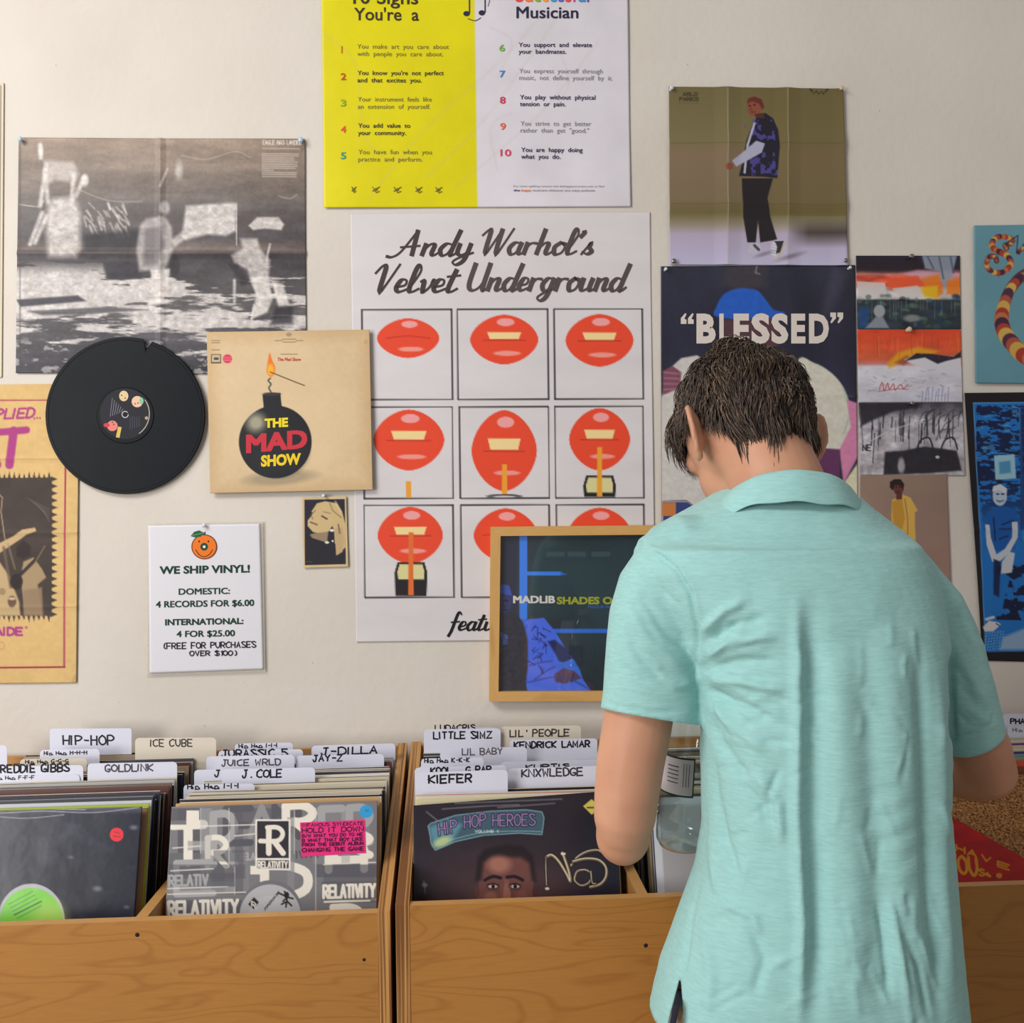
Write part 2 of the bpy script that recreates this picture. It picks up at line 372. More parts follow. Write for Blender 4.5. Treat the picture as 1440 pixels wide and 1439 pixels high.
# ================================================================ the room shell
def wall_fn(nt, b):
    L = nt.links.new
    tc = nd(nt, 'ShaderNodeTexCoord')
    n1 = nd(nt, 'ShaderNodeTexNoise'); n1.inputs['Scale'].default_value = 2.2; n1.inputs['Detail'].default_value = 5
    n2 = nd(nt, 'ShaderNodeTexNoise'); n2.inputs['Scale'].default_value = 55; n2.inputs['Detail'].default_value = 4
    n3 = nd(nt, 'ShaderNodeTexVoronoi'); n3.inputs['Scale'].default_value = 19; n3.feature = 'F1'
    r1 = nd(nt, 'ShaderNodeValToRGB'); r1.color_ramp.elements[0].color = (*lin((207, 200, 190)), 1); r1.color_ramp.elements[1].color = (*lin((220, 214, 205)), 1)
    r1.color_ramp.elements[0].position = .3; r1.color_ramp.elements[1].position = .7
    r3 = nd(nt, 'ShaderNodeValToRGB'); r3.color_ramp.elements[0].color = (.45, .42, .38, 1); r3.color_ramp.elements[1].color = (1, 1, 1, 1)
    r3.color_ramp.elements[0].position = .014; r3.color_ramp.elements[1].position = .034
    mx = nd(nt, 'ShaderNodeMix', data_type='RGBA', blend_type='MULTIPLY'); mx.inputs['Factor'].default_value = .7
    bp = nd(nt, 'ShaderNodeBump'); bp.inputs['Strength'].default_value = .28; bp.inputs['Distance'].default_value = .003
    for n in (n1, n2, n3): L(tc.outputs['Object'], n.inputs['Vector'])
    L(n1.outputs[0], r1.inputs[0]); L(n3.outputs['Distance'], r3.inputs[0]); L(r1.outputs[0], mx.inputs['A']); L(r3.outputs[0], mx.inputs['B'])
    L(mx.outputs['Result'], b.inputs['Base Color']); L(n2.outputs[0], bp.inputs['Height']); L(bp.outputs[0], b.inputs['Normal'])
M_WALL = mat('painted_wall', (216, 210, 201), .75, .25, fn=wall_fn)
M_FLOOR = mat('floor_tile', (150, 140, 128), .5, .3, fn=noise_bump((3, 3, 3), .1))
w = MB(); w.box(-3.2, 3.4, 0, .1, 0, 3.0); tag(w.build('wall_back', M_WALL), kind='structure')
w = MB(); w.box(-3.2, 3.4, -4.2, .1, -.1, 0); tag(w.build('floor', M_FLOOR), kind='structure')

# ================================================================ things pinned to the wall
def sheet(name, quad, label, cat, group=None, step=1.0, bg=(255, 255, 255), off=.0012):
    pl = wallplane(off); c = centre(pl, quad)
    e = empty(name, c, label, cat, group)
    return e, Canvas(quad, step, bg), pl
# ---- black and white moon landing poster
W_ = creases([(226, 1)], [(357, 1.2)], .0022, 8, .0010, 45)
E, C, P = sheet('landing_poster', [(27, 194), (429, 196), (431, 527), (23, 525)], 'creased black and white moon photograph poster above the vinyl record', 'poster', step=1.25)
C.vgrad([(194, (152, 133, 118)), (240, (130, 116, 106)), (290, (104, 97, 95)), (335, (80, 75, 78)), (352, (116, 104, 98)), (358, (75, 70, 74)), (372, (70, 66, 70)), (430, (95, 92, 94)), (525, (62, 60, 68))])
C.mulnoise(60, 14, .22, 3)
n = C.noise(70, 9, 5, 11, .62); v = np.clip((C.Y - 366) / 20, 0, 1)
band = np.interp(C.Y, [360, 375, 392, 400, 415, 425, 440, 455, 475, 500, 525], [.1, .25, .45, .55, .62, .55, .62, .66, .42, .34, .18])
band = band + np.clip((230 - C.X) / 160, -.25, 1) * .45 * (C.Y < 440)
m = np.clip((n - (1 - band)) / .09, 0, 1) * v
C.blend((slice(None), slice(None)), m * .93, (206, 200, 198))
n = C.noise(14, 6, 4, 21); m = np.clip((n - .60) / .07, 0, 1) * np.clip((C.Y - 470) / 15, 0, 1); C.blend((slice(None), slice(None)), m * .7, (180, 176, 176))
wh = (214, 208, 204)
C.poly([(68, 290), (75, 280), (105, 277), (114, 300), (113, 350), (108, 362), (70, 362), (65, 320)], wh, .82, 10)
C.poly([(62, 226), (104, 228), (112, 245), (104, 262), (98, 256), (78, 254), (66, 262)], wh, .6, 6)
for l in ([(66, 232), (57, 290)], [(64, 240), (68, 285)], [(104, 245), (102, 282)], [(119, 250), (108, 275)], [(60, 300), (43, 344)], [(66, 305), (50, 342)], [(57, 205), (58, 222)]): C.line(l, 6, wh, .75, 4)
C.ell(120, 254, 5, 8, (225, 222, 220), .8, 4); C.ell(58, 212, 3, 9, (225, 222, 220), .8, 3)
for l in ([(28, 288), (55, 291), (62, 282)],): C.line(l, 1.5, (190, 180, 172), .8, smooth=True)
rs = random.Random(5)
for i in range(34):
    x, y = rs.uniform(118, 178), rs.uniform(286, 324); C.line([(x, y), (x + rs.uniform(2, 9), y + rs.uniform(6, 16))], rs.uniform(1.5, 3.5), (200, 194, 190), .6, 2)
C.poly([(120, 330), (200, 322), (200, 352), (118, 354)], (38, 36, 44), .8, 8); C.poly([(145, 368), (198, 368), (200, 392), (150, 392)], (50, 47, 55), .9, 5)
C.poly([(262, 290), (333, 286), (332, 325), (318, 332), (292, 330), (262, 338), (256, 334)], (214, 210, 206), .85, 5)
C.line([(333, 288), (333, 345)], 1.6, wh, .8); C.poly([(238, 340), (262, 322), (262, 336), (246, 348)], wh, .7, 5)
C.poly([(197, 318), (206, 308), (232, 304), (242, 320), (244, 352), (232, 380), (196, 382), (192, 350)], (190, 184, 182), .75, 5)
C.poly([(204, 322), (226, 320), (232, 345), (222, 372), (202, 374)], (90, 86, 90), .6, 6)
C.ell(232, 293, 7, 9, wh, .7, 5); C.poly([(212, 380), (240, 378), (236, 405), (228, 428), (206, 432), (214, 400)], wh, .85, 4)
C.ell(246, 374, 7, 14, (45, 42, 48), .9, 4)
C.line([(226, 262), (236, 238)], 3, wh, .6, 3); C.ell(252, 240, 5, 12, wh, .6, 5)
C.poly([(350, 318), (362, 306), (392, 306), (400, 316), (396, 324), (372, 322), (356, 324)], wh, .85, 3)
C.poly([(326, 360), (342, 350), (338, 336), (362, 336), (366, 350), (380, 366), (378, 392), (356, 402), (348, 380), (330, 370)], wh, .75, 5)
C.line([(380, 344), (374, 372)], 3, wh, .8, 2); C.poly([(352, 392), (376, 388), (384, 420), (376, 440), (356, 448), (360, 415)], wh, .9, 4)
C.poly([(382, 396), (398, 400), (408, 430), (392, 432)], wh, .9, 4); C.line([(358, 430), (354, 450)], 4, wh, .8, 2); C.line([(330, 395), (330, 425)], 4, wh, .8, 3)
C.poly([(388, 432), (412, 432), (412, 456), (380, 458)], (48, 46, 54), .8, 6); C.poly([(322, 372), (334, 372), (352, 398), (340, 402)], (50, 46, 54), .8, 5)
C.poly([(24, 422), (110, 416), (122, 424), (30, 432)], (52, 50, 58), .85, 3); C.poly([(40, 438), (150, 432), (210, 436), (130, 442), (60, 444)], (60, 58, 66), .7, 3)
C.C += ((C.noise(7, 5, 3, 31) - .5) * 70 * np.clip((C.C.mean(-1) - 120) / 60, .15, 1) * np.clip((C.Y - 215) / 60, .1, 1))[..., None]; C.rect(28, 194, 30, 525, (60, 56, 60), .5, 2); C.mulnoise(3, 3, .06, 9, 2)
for l in ([(255, 219), (290, 225), (330, 214), (352, 222)], [(100, 262), (150, 282), (200, 284)], [(392, 276), (408, 280), (418, 274)]): C.line(l, 1.4, (196, 182, 170), .5, 1.5, smooth=True)
C.stroke_text('EAGLE HAS LANDED', 370, 424, 204, 5.5, 1, (220, 212, 205))
rs = random.Random(2)
C.line([(370, 209.5), (421, 210)], 1.8, (205, 196, 188), .6)
for k in range(12): C.line([(369, 217 + k * 2.9), (369 + rs.uniform(44, 51) if k != 8 else 385, 217.2 + k * 2.9)], 1.4, (215, 205, 198), .62, .8)
C.build('printed_sheet', P, M_GLOSS, E, wave=W_)
# ---- yellow and white advice poster
W_ = creases(A=.001, amp=.0014, sc=38, ph=1)
q = [(452, -70), (882, -70), (887, 291), (456, 293)]
E, C, P = sheet('advice_poster', q, 'glossy poster, yellow left half and white right half, with ten numbered signs', 'poster', step=2.5)
t = np.clip((C.X - (667 + (C.Y) * .017)) / 2.0 + .5, 0, 1)[..., None]
C.C = np.array((218, 208, 22)) * (1 - t) + np.array((216, 212, 220)) * t
C.mulnoise(60, 60, .04, 4)
for l in ([(455, 50), (500, 90), (512, 190), (540, 220)], [(520, 280), (600, 180), (700, 90), (800, -20)], [(600, 250), (680, 170), (760, 60), (800, 0)], [(700, 240), (690, 180), (720, 160)], [(690, 40), (720, 60), (700, 110)], [(640, 265), (760, 160), (840, 60)], [(780, 150), (800, 120), (790, 80)]): C.line(l, 2.5, (190, 182, 172), .28, 2.5, smooth=True)
C.build('printed_sheet', P, M_GLOSS, E, wave=W_)
I = Inks(P, .0021, W_); dk = (44, 40, 70); pd = (58, 50, 40)
I.font('10 Signs', 497, 588, 7, 19, pd, .012); I.font("You're  a", 498, 589, 30, 17.5, pd, .012)
I.font('Musician', 726, 813, 27, 16.5, dk, .022)
x = 724
for ch, wd, co in zip('Successful', (13, 13, 11, 11, 12, 10, 10, 8, 12, 5), ((225, 70, 60), (235, 120, 50), (120, 170, 60), (240, 150, 60), (60, 150, 200), (90, 100, 190), (220, 70, 80), (200, 60, 120), (60, 140, 200), (90, 90, 170))):
    I.font(ch, x + 1, x + wd - 1, 4, 17, co, .02); x += wd
I.stroke([(660, -5), (660, 19)], 1.6, dk); I.ell(656, 20, 4.5, 3.6, dk); I.stroke([(682, -8), (682, 18)], 1.6, dk); I.ell(677.5, 19, 4.5, 3.6, dk); I.stroke([(660, -5), (682, -8)], 2, dk)
I.stroke(catmull([(682, -8), (688, 0), (686, 10)]), 1, (120, 110, 130)); I.stroke(catmull([(658, 27), (668, 30), (676, 26)]), 1, dk)
g1, g2 = (128, 120, 62), (66, 60, 52)
for k, (num, co, a, b, wa, wb, cc) in enumerate([('1', (205, 120, 30), 'You  make  art  you  care  about', 'with  people  you  care  about.', 631, 623, g1), ('2', (190, 80, 40), 'You  know  you\'re  not  perfect', 'and  that  excites  you.', 624, 593, g2),
        ('3', (140, 165, 40), 'Your  instrument  feels  like', 'an  extension  of  yourself.', 607, 605, g1), ('4', (215, 90, 50), 'You  add  value  to', 'your  community.', 577, 571, g2), ('5', (60, 150, 130), 'You  have  fun  when  you', 'practice  and  perform.', 607, 594, g1)]):
    y = 69.5 + k * 37.1; xx = 502.5 + k * .4
    I.font(a, xx, wa, y, 6.2, cc, .012 if cc is g2 else 0); I.font(b, xx, wb, y + 10.3, 6.2, cc, .012 if cc is g2 else 0)
    if num == '1': I.rect(480, 66, 481.8, 76, co)
    else: I.font(num, 479.5, 487, y + 7, 9.5, co, .02)
h1, h2 = (140, 134, 146), (48, 42, 78)
for k, (num, co, a, b, wa, wb, cc) in enumerate([('6', (110, 170, 70), 'You  support  and  elevate', 'your  bandmates.', 832, 796, h2), ('7', (60, 130, 200), 'You  express  yourself  through', 'music,  not  define  yourself  by  it.', 847, 861, h1),
        ('8', (200, 60, 90), 'You  play  without  physical', 'tension  or  pain.', 837, 795, h2), ('9', (225, 100, 80), 'You  strive  to  get  better', 'rather  than  get  "good."', 831, 828, h1), ('10', (220, 60, 100), 'You  are  happy  doing', 'what  you  do.', 819, 788, h2)]):
    y = 67.5 + k * 36.8; xx = 729 + k * .9
    I.font(a, xx, wa, y, 6.2, cc, .012 if cc is h2 else 0); I.font(b, xx, wb, y + 9.6, 6.2, cc, .012 if cc is h2 else 0)
    I.font(num, 702 + k * .4, 710 + k * .4 + (7 if num == '10' else 0), y + 6, 9.5, co, .015)
I.font('For more uplifting content visit thehappymusicians.com or find', 722, 849, 264, 2.6, (140, 130, 140)); I.font('the', 722, 731, 270, 3, (70, 60, 90), .02); I.font('happy', 733, 747, 270, 3, (225, 120, 60), .02); I.font('musicians wherever you enjoy podcasts', 749, 836, 270, 3, (120, 110, 125))
for cx, s in ((498, 3), (529, 5), (559, 5), (589, 4.5), (617, 4.5)):
    I.stroke([(cx - s, 270), (cx + s, 264)], 1.2, (110, 104, 40)); I.stroke([(cx - s, 264), (cx, 272), (cx + s, 270)], 1.0, (110, 104, 40)); I.ell(cx, 267.5, 2, 2, (110, 104, 40), 10)
I.build('lettering', E)
# ---- white band poster with nine panels (plain shapes in place of the artwork)
W_ = creases(A=.001, amp=.0012, sc=60, ph=2)
E, C, P = sheet('nine_panel_poster', [(493, 301), (914, 299), (922, 898), (501, 903)], 'tall white poster with script title over nine black-framed panels of red shapes', 'poster', step=1.5, bg=(214, 210, 212), off=.0008)
C.mulnoise(90, 30, .03, 5)
red, cream, stick, bk = (229, 74, 46), (238, 212, 150), (232, 160, 52), (38, 34, 38)
def lozenge(cx, cy, rx, ry, p=1.75, n=36):
    return [(cx + rx * math.copysign(abs(math.cos(a)) ** (2 / p), math.cos(a)), cy + ry * math.copysign(abs(math.sin(a)) ** (2 / p), math.sin(a))) for a in (2 * math.pi * i / n for i in range(n))]
rows = [(436, 562), (573, 701), (711, 840)]; cols = [((509, 635), (643, 770), (779, 903)), ((511, 636), (646, 771), (780, 904)), ((512, 637), (648, 772), (782, 905))]
shp = [[(574, 476, 44, 28, 0), (709, 478, 48, 35, 1), (843, 479, 48, 37, 1)], [(575, 619, 50, 43, 1), (709, 634, 46, 57, 1), (843, 618, 43, 44, 1)], [(577, 753, 46, 40, 1), (711, 753, 45, 38, 0), (843, 752, 45, 38, 0)]]
for r in range(3):
    for c in range(3):
        x0, x1 = cols[r][c]; y0, y1 = rows[r]; dy = -(c * .4)
        fr = [(x0, y0 + dy), (x1, y0 + dy - .5), (x1 + 1.4, y1 + dy), (x0 + 1.4, y1 + dy + .5), (x0, y0 + dy)]
        for i in range(4): C.line(fr[i:i + 2], 2.0, bk)
        cx, cy, rx, ry, band = shp[r][c]; C.poly(lozenge(cx, cy, rx, ry), red)
        C.ell(cx + 2, cy - ry * .70, rx * .26, ry * .10 + 2, (236, 160, 160))
        if band:
            C.poly([(cx - rx * .5, cy - ry * .30), (cx + rx * .5, cy - ry * .30), (cx + rx * .42, cy - ry * .02), (cx - rx * .42, cy - ry * .02)], cream); C.line([(cx - rx * .62, cy + ry * .02), (cx + rx * .62, cy + ry * .02)], 1.4, (170, 50, 40))
        else: C.line([(cx - rx * .7, cy), (cx, cy - 3), (cx + rx * .7, cy)], 1.6, (190, 50, 40), smooth=True)
        C.ell(cx + 4, cy + ry * .55, rx * .4, 3.4, (238, 150, 140))
        if (r, c) == (1, 0): C.rect(571, 677, 578.5, 700, stick)
        if (r, c) == (1, 1): C.rect(706, 653, 713, 699, stick); C.ell(709, 698, 24, 2.8, bk); C.ell(709, 698.6, 18, 1.4, (214, 210, 212))
        if r == 1 and c == 2 or r == 2:
            bx, by, bot = (843, 669, 699) if r == 1 else (cx + 1, 791, 838)
            C.poly([(bx - 19, by), (bx + 19, by), (bx + 23, by + 14), (bx + 22, bot), (bx - 22, bot), (bx - 23, by + 14)], bk)
            C.poly([(bx - 16, by + 3), (bx + 16, by + 3), (bx + 19, by + 13), (bx + 18, by + 24), (bx - 18, by + 24), (bx - 19, by + 13)], (214, 208, 150))
            C.rect(bx - 3.5, (629 if r == 1 else cy - 4), bx + 3.5, bot - 1, stick if r == 1 else (222, 110, 50))
C.build('printed_sheet', P, mat('poster_sheet_satin', rough=.38, spec=.35, fn=print_fn(.1, 8)), E, off=.0008, wave=W_)
I = Inks(P, .0016, W_); tl = (70, 60, 62)
I.hand("Andy", 556, 664, 359.5, 32, 6.6, tl, .45, script=True, slant=.24); I.hand("Warhol's", 676, 834, 358, 32, 6.6, (84, 74, 74), .45, script=True, slant=.24)
I.hand("Velvet", 527, 642, 411, 34, 6.8, tl, .45, script=True, slant=.24); I.hand("Underground", 657, 878, 409, 34, 6.8, (84, 74, 74), .45, script=True, slant=.24)
I.hand("featuring", 634, 745, 886, 23, 4.2, (28, 26, 30), .5, script=True, slant=.24)
I.build('lettering', E)
# ---- olive portrait poster
W_ = creases([(1022, 1.1), (1106, 1), (1188, .8)], [(203, .7), (289, .7)], .004, 20, .0012, 50)
E, C, P = sheet('portrait_poster', [(940, 123), (1184, 126), (1191, 374), (941, 373)], 'folded olive poster of a standing person in a blue patterned shirt', 'poster', step=1.15)
C.vgrad([(123, (112, 102, 66)), (200, (122, 112, 76)), (215, (132, 112, 88)), (280, (124, 108, 82)), (300, (112, 102, 62)), (318, (150, 140, 124)), (330, (178, 166, 190)), (373, (188, 184, 214))])
C.blend((slice(None), slice(None)), np.clip((C.X - 1106) / 30, 0, 1) * np.clip(1 - np.abs(C.Y - 328) / 22, 0, 1) * .85, (62, 52, 42))
C.blend((slice(None), slice(None)), np.clip((C.X - 1010) / 90, 0, 1) * (C.Y < 305) * .5, (104, 92, 52))
C.line([(1022, 124), (1022, 373)], 1.2, (186, 176, 156), .6); C.line([(1106, 124), (1107, 373)], 1.2, (186, 176, 156), .6)
C.line([(941, 203), (1188, 203)], 1.2, (90, 80, 56), .5); C.line([(941, 288), (1188, 289)], 1.2, (90, 80, 56), .5)
nv = (34, 30, 44); sk = (138, 78, 58)
C.poly([(1042, 252), (1086, 252), (1078, 280), (1082, 305), (1092, 338), (1068, 342), (1065, 310), (1062, 342), (1050, 342), (1044, 305)], (36, 30, 34), 1, 1.2)
C.poly([(1062, 168), (1075, 160), (1086, 168), (1093, 184), (1095, 210), (1092, 252), (1074, 250), (1038, 249), (1044, 225), (1048, 200), (1055, 182)], nv, 1, 1.2)
nn = C.noise(7, 8, 3, 8); m = np.clip((nn - .55) / .05, 0, 1) * (C.X > 1046) * (C.X < 1093) * (C.Y > 164) * (C.Y < 248) * (np.abs(C.X - 1070 - (C.Y - 205) * .15) < 20); C.blend((slice(None), slice(None)), m * .75, (86, 82, 170))
C.line([(1060, 175), (1050, 205), (1046, 244)], 3, (200, 200, 215), .9)
C.poly([(1062, 200), (1074, 204), (1070, 216), (1052, 226), (1034, 236), (1028, 228), (1048, 212)], (172, 172, 196), 1, 1.2); C.ell(1024, 236, 5.5, 5, sk)
C.ell(1060, 152, 10.5, 13, sk, rot=.2); C.poly([(1049, 148), (1051, 140), (1060, 137), (1070, 141), (1074, 152), (1071, 156), (1066, 147), (1056, 144)], (104, 44, 38)); C.poly([(1060, 162), (1073, 160), (1074, 168), (1062, 167)], (80, 44, 38))
for p in ((1053, 150), (1060, 149)): C.ell(*p, 1.6, 1, (40, 22, 20))
C.line([(1055, 159), (1061, 159)], 1.5, (110, 40, 40)); C.line([(1055, 152), (1054, 156), (1057, 156)], 1, (90, 46, 38))
C.poly([(1050, 356), (1054, 345), (1066, 342), (1070, 350), (1062, 358)], (188, 186, 200)); C.line([(1060, 346), (1066, 352)], 4, (50, 46, 58), .8)
C.poly([(1082, 362), (1083, 345), (1090, 338), (1102, 340), (1103, 348), (1092, 366)], (188, 186, 200)); C.poly([(1088, 340), (1101, 340), (1096, 356), (1090, 358), (1092, 348)], (50, 46, 58)); C.line([(1103, 342), (1093, 364)], 1.6, (190, 170, 120))
for k in range(5): C.line([(1084, 342 + k * 4), (1090, 344 + k * 4)], 1, (230, 230, 235))
C.ell(1110, 362, 18, 3, (90, 80, 90), .5, 4, -.3); C.ell(1074, 358, 12, 2.5, (100, 90, 100), .5, 3, -.3)
C.stroke_text('ARLO', 960, 980, 136, 4.6, 1.5, (66, 58, 38)); C.stroke_text('PARKS', 955, 981, 143, 4.6, 1.5, (66, 58, 38)); C.line([(954, 146.5), (981, 146.5)], .8, (84, 76, 50), .6)
C.line([(1143, 133), (1147, 129), (1150, 134), (1154, 130), (1157, 134), (1158, 131)], 1.4, (60, 52, 34)); C.line([(1138, 126), (1141, 130)], 2.5, (60, 52, 34)); C.line([(1163, 126), (1160, 130)], 2.5, (60, 52, 34))
C.rect(938, 366, 1195, 380, (190, 186, 206), .2); C.build('printed_sheet', P, M_SATIN, E, off=.0032, wave=W_)
# ---- dark poster headed BLESSED
W_ = creases([(1066, .5)], [(557, .6)], .0015, 8, .0010, 50)
E, C, P = sheet('blessed_poster', [(929, 375), (1202, 373), (1207, 800), (930, 800)], 'dark blue painted poster headed "BLESSED" behind the person\'s head', 'poster', step=1.6, off=.0010)
C.vgrad([(373, (44, 46, 62)), (480, (40, 40, 58)), (560, (46, 46, 66)), (620, (60, 58, 78)), (800, (52, 52, 70))]); C.mulnoise(40, 120, .25, 4)
C.poly([(1022, 372), (1080, 372), (1076, 402), (1040, 412), (1016, 400)], (72, 64, 68), .6, 10); C.poly([(1150, 470), (1200, 376), (1170, 376)], (84, 82, 100), .35, 12)
C.poly([(1008, 446), (1008, 430), (1018, 414), (1034, 407), (1050, 406), (1066, 410), (1078, 424), (1088, 436), (1104, 440), (1092, 446), (1070, 450)], (36, 92, 190), 1, 1.5, True)
C.poly([(1012, 450), (1086, 448), (1096, 470), (1090, 500), (1020, 505)], (96, 60, 66), .8, 5)
C.poly([(930, 560), (940, 520), (958, 504), (980, 500), (1010, 520), (1012, 600), (1010, 740), (930, 745)], (202, 198, 194), 1, 2)
C.poly([(1120, 512), (1145, 511), (1170, 526), (1188, 550), (1198, 590), (1192, 618), (1182, 632), (1120, 628)], (204, 202, 188), 1, 2, True); C.line([(1185, 545), (1194, 580), (1186, 610)], 2, (140, 170, 160), .6, 2, smooth=True); C.line([(1140, 557), (1200, 557)], 1, (180, 178, 168), .6)
C.poly([(1190, 562), (1207, 568), (1207, 640), (1186, 680), (1180, 632), (1196, 600)], (206, 130, 168), 1, 2)
C.poly([(1110, 628), (1181, 632), (1180, 674), (1110, 668)], (98, 52, 92), 1, 1.5); C.poly([(1207, 650), (1207, 800), (1170, 800), (1186, 680)], (214, 208, 180), 1, 2); C.poly([(1182, 674), (1207, 700), (1207, 720), (1180, 700)], (110, 160, 150), .8, 2)
C.poly([(932, 522), (946, 515), (958, 524), (956, 546), (932, 556)], (124, 74, 92), 1, 2)
for k in range(4): C.line([(934, 524 + k * 8), (956, 526 + k * 7)], 2.5, (176, 128, 142), .6, 2)
C.poly([(932, 706), (966, 706), (1000, 730), (1000, 800), (932, 800)], (52, 66, 118), 1, 2); C.mulnoise(5, 4, .05, 2, 2)
C.rect(931, 707, 950, 726, (196, 120, 66)); C.line([(931, 705), (965, 704), (990, 722)], 1.2, (90, 80, 90), .8)
C.line([(1064, 374), (1062, 384), (1068, 386)], 2, (200, 200, 215), .4)
C.build('printed_sheet', P, M_SATIN, E, off=.0010, wave=W_)
I = Inks(P, .0019, W_); cr = (216, 206, 198)
x = 978
for ch, x0, x1 in (('B', 979, 1006), ('L', 1011, 1027), ('E', 1031, 1053), ('S', 1056, 1082), ('S', 1084, 1108), ('E', 1112, 1132), ('D', 1137, 1165)): I.font(ch, x0, x1, 483.5, 42, cr, .07)
for x0 in (957, 967): I.poly([(x0, 456), (x0, 448), (x0 + 6, 441), (x0 + 8, 442), (x0 + 5, 449), (x0 + 8, 450), (x0 + 8, 456)], cr)
for x0 in (1167, 1177): I.poly([(x0 + 8, 440), (x0 + 8, 448), (x0 + 2, 455), (x0, 454), (x0 + 3, 447), (x0, 446), (x0, 440)], cr)
I.build('lettering', E)
# ---- three small painted prints in a column
E, C, P = sheet('painted_print', [(1203, 360), (1349, 360), (1350.5, 463.5), (1205, 463.5)], 'top print of the column: red, black and white brushwork over dark green trees', 'print', 'column of three painted prints', step=1.0)
C.vgrad([(360, (36, 38, 60)), (378, (44, 36, 48)), (386, (200, 120, 110)), (392, (214, 76, 50)), (402, (220, 100, 70)), (408, (204, 200, 200)), (420, (196, 190, 190)), (423, (50, 60, 66)), (463, (44, 54, 62))]); C.mulnoise(18, 6, .3, 2)
C.poly([(1204, 362), (1240, 360), (1292, 364), (1300, 378), (1260, 384), (1204, 382)], (40, 30, 42), .8, 5); C.poly([(1270, 385), (1290, 380), (1350, 384), (1350, 395), (1300, 398)], (206, 168, 190), .7, 4)
C.poly([(1296, 360), (1345, 360), (1338, 388), (1328, 408), (1322, 396), (1320, 382), (1300, 378)], (142, 152, 168), .9, 3)
for l in ([(1304, 362), (1312, 378)], [(1320, 362), (1326, 392)], [(1336, 362), (1340, 384)]): C.line(l, 2.5, (70, 76, 96), .7, 2)
C.poly([(1296, 392), (1320, 386), (1326, 412), (1316, 420), (1300, 414)], (222, 120, 30), .9, 5); C.poly([(1332, 395), (1350, 390), (1350, 416), (1330, 414)], (222, 120, 30), .9, 4); C.poly([(1294, 404), (1318, 402), (1318, 420), (1298, 418)], (222, 180, 30), .9, 4)
C.poly([(1246, 392), (1290, 388), (1300, 402), (1260, 408), (1250, 408)], (226, 88, 52), .9, 3); C.poly([(1204, 396), (1244, 398), (1246, 414), (1222, 420), (1206, 416)], (206, 200, 200), .9, 2); C.poly([(1254, 406), (1290, 402), (1298, 420), (1266, 418)], (206, 198, 196), .9, 2)
rs = random.Random(8)
for i in range(60):
    x, y = rs.uniform(1205, 1348), rs.uniform(416, 460); C.ell(x, y, rs.uniform(2, 6), rs.uniform(2, 4), rs.choice([(24, 30, 40), (60, 90, 70), (36, 56, 90), (90, 110, 100)]), .6, 2)
C.rect(1206, 432, 1222, 462, (34, 74, 130), .8, 6); C.ell(1236, 438, 8, 9, (156, 160, 166), .95, 2); C.poly([(1231, 446), (1241, 446), (1250, 462), (1216, 462)], (140, 146, 156), .9, 3); C.ell(1282, 448, 12, 5, (150, 158, 158), .7, 3)
for i in range(16):
    x = rs.uniform(1208, 1346); C.line([(x, 424), (x, rs.uniform(434, 452))], 1, (150, 170, 170), .35)
C.build('printed_sheet', P, M_SATIN, E, off=.0022)
E, C, P = sheet('painted_print', [(1205, 464.2), (1350.5, 464.2), (1353, 565.5), (1207, 566)], 'middle print of the column: orange band over a white scribbled field', 'print', 'column of three painted prints', step=1.0)
C.vgrad([(464, (214, 70, 40)), (485, (214, 84, 48)), (505, (206, 96, 60)), (512, (196, 120, 120)), (516, (206, 204, 212)), (566, (192, 192, 206))]); C.mulnoise(26, 12, .12, 6)
C.poly([(1247, 512), (1262, 496), (1290, 488), (1320, 494), (1300, 504), (1268, 510), (1250, 518)], (222, 160, 30), .85, 5); C.poly([(1258, 510), (1275, 500), (1285, 506), (1270, 514)], (120, 50, 60), .6, 4)
C.poly([(1272, 506), (1290, 498), (1340, 502), (1351, 496), (1352, 530), (1300, 520), (1280, 512)], (206, 204, 212), 1, 4)
C.poly([(1272, 508), (1288, 497), (1310, 498), (1340, 502), (1351, 494), (1351, 503), (1330, 508), (1318, 512), (1300, 503)], (34, 32, 44), .95, 2)
for i in range(26):
    x = rs.uniform(1206, 1350); C.line([(x, rs.uniform(466, 480)), (x + rs.uniform(-2, 2), rs.uniform(485, 505))], 1, rs.choice([(226, 60, 34), (170, 60, 40), (226, 130, 60)]), .5)
for i in range(60):
    x, y = rs.uniform(1208, 1350), rs.uniform(520, 562); C.line([(x, y), (x + rs.uniform(-8, 12), y + rs.uniform(-3, 4))], rs.uniform(.6, 1.6), rs.choice([(150, 150, 166), (120, 120, 140), (222, 222, 228)]), .5)
for i in range(9): C.line([(1296 + i * 4.5, 566), (1297 + i * 4.5 + rs.uniform(-2, 2), rs.uniform(544, 556))], 1.4, (120, 126, 168), .6)
C.line([(1236, 548), (1240, 538), (1243, 550), (1248, 539), (1250, 548), (1256, 540), (1258, 549), (1266, 541), (1270, 547), (1276, 541)], 1.2, (176, 50, 60), .9, smooth=True); C.line([(1234, 551), (1262, 547), (1276, 548)], 1, (176, 50, 60), .8)
C.build('printed_sheet', P, M_SATIN, E, off=.0018)
E, C, P = sheet('painted_print', [(1207, 566.6), (1353, 566.2), (1357, 669), (1209, 668)], 'bottom print of the column: black and grey charcoal strokes', 'print', 'column of three painted prints', step=1.0)
C.vgrad([(566, (74, 70, 82)), (580, (110, 106, 116)), (590, (176, 172, 180)), (612, (186, 182, 190)), (640, (170, 166, 172)), (668, (180, 176, 182))]); C.mulnoise(16, 10, .3, 12)
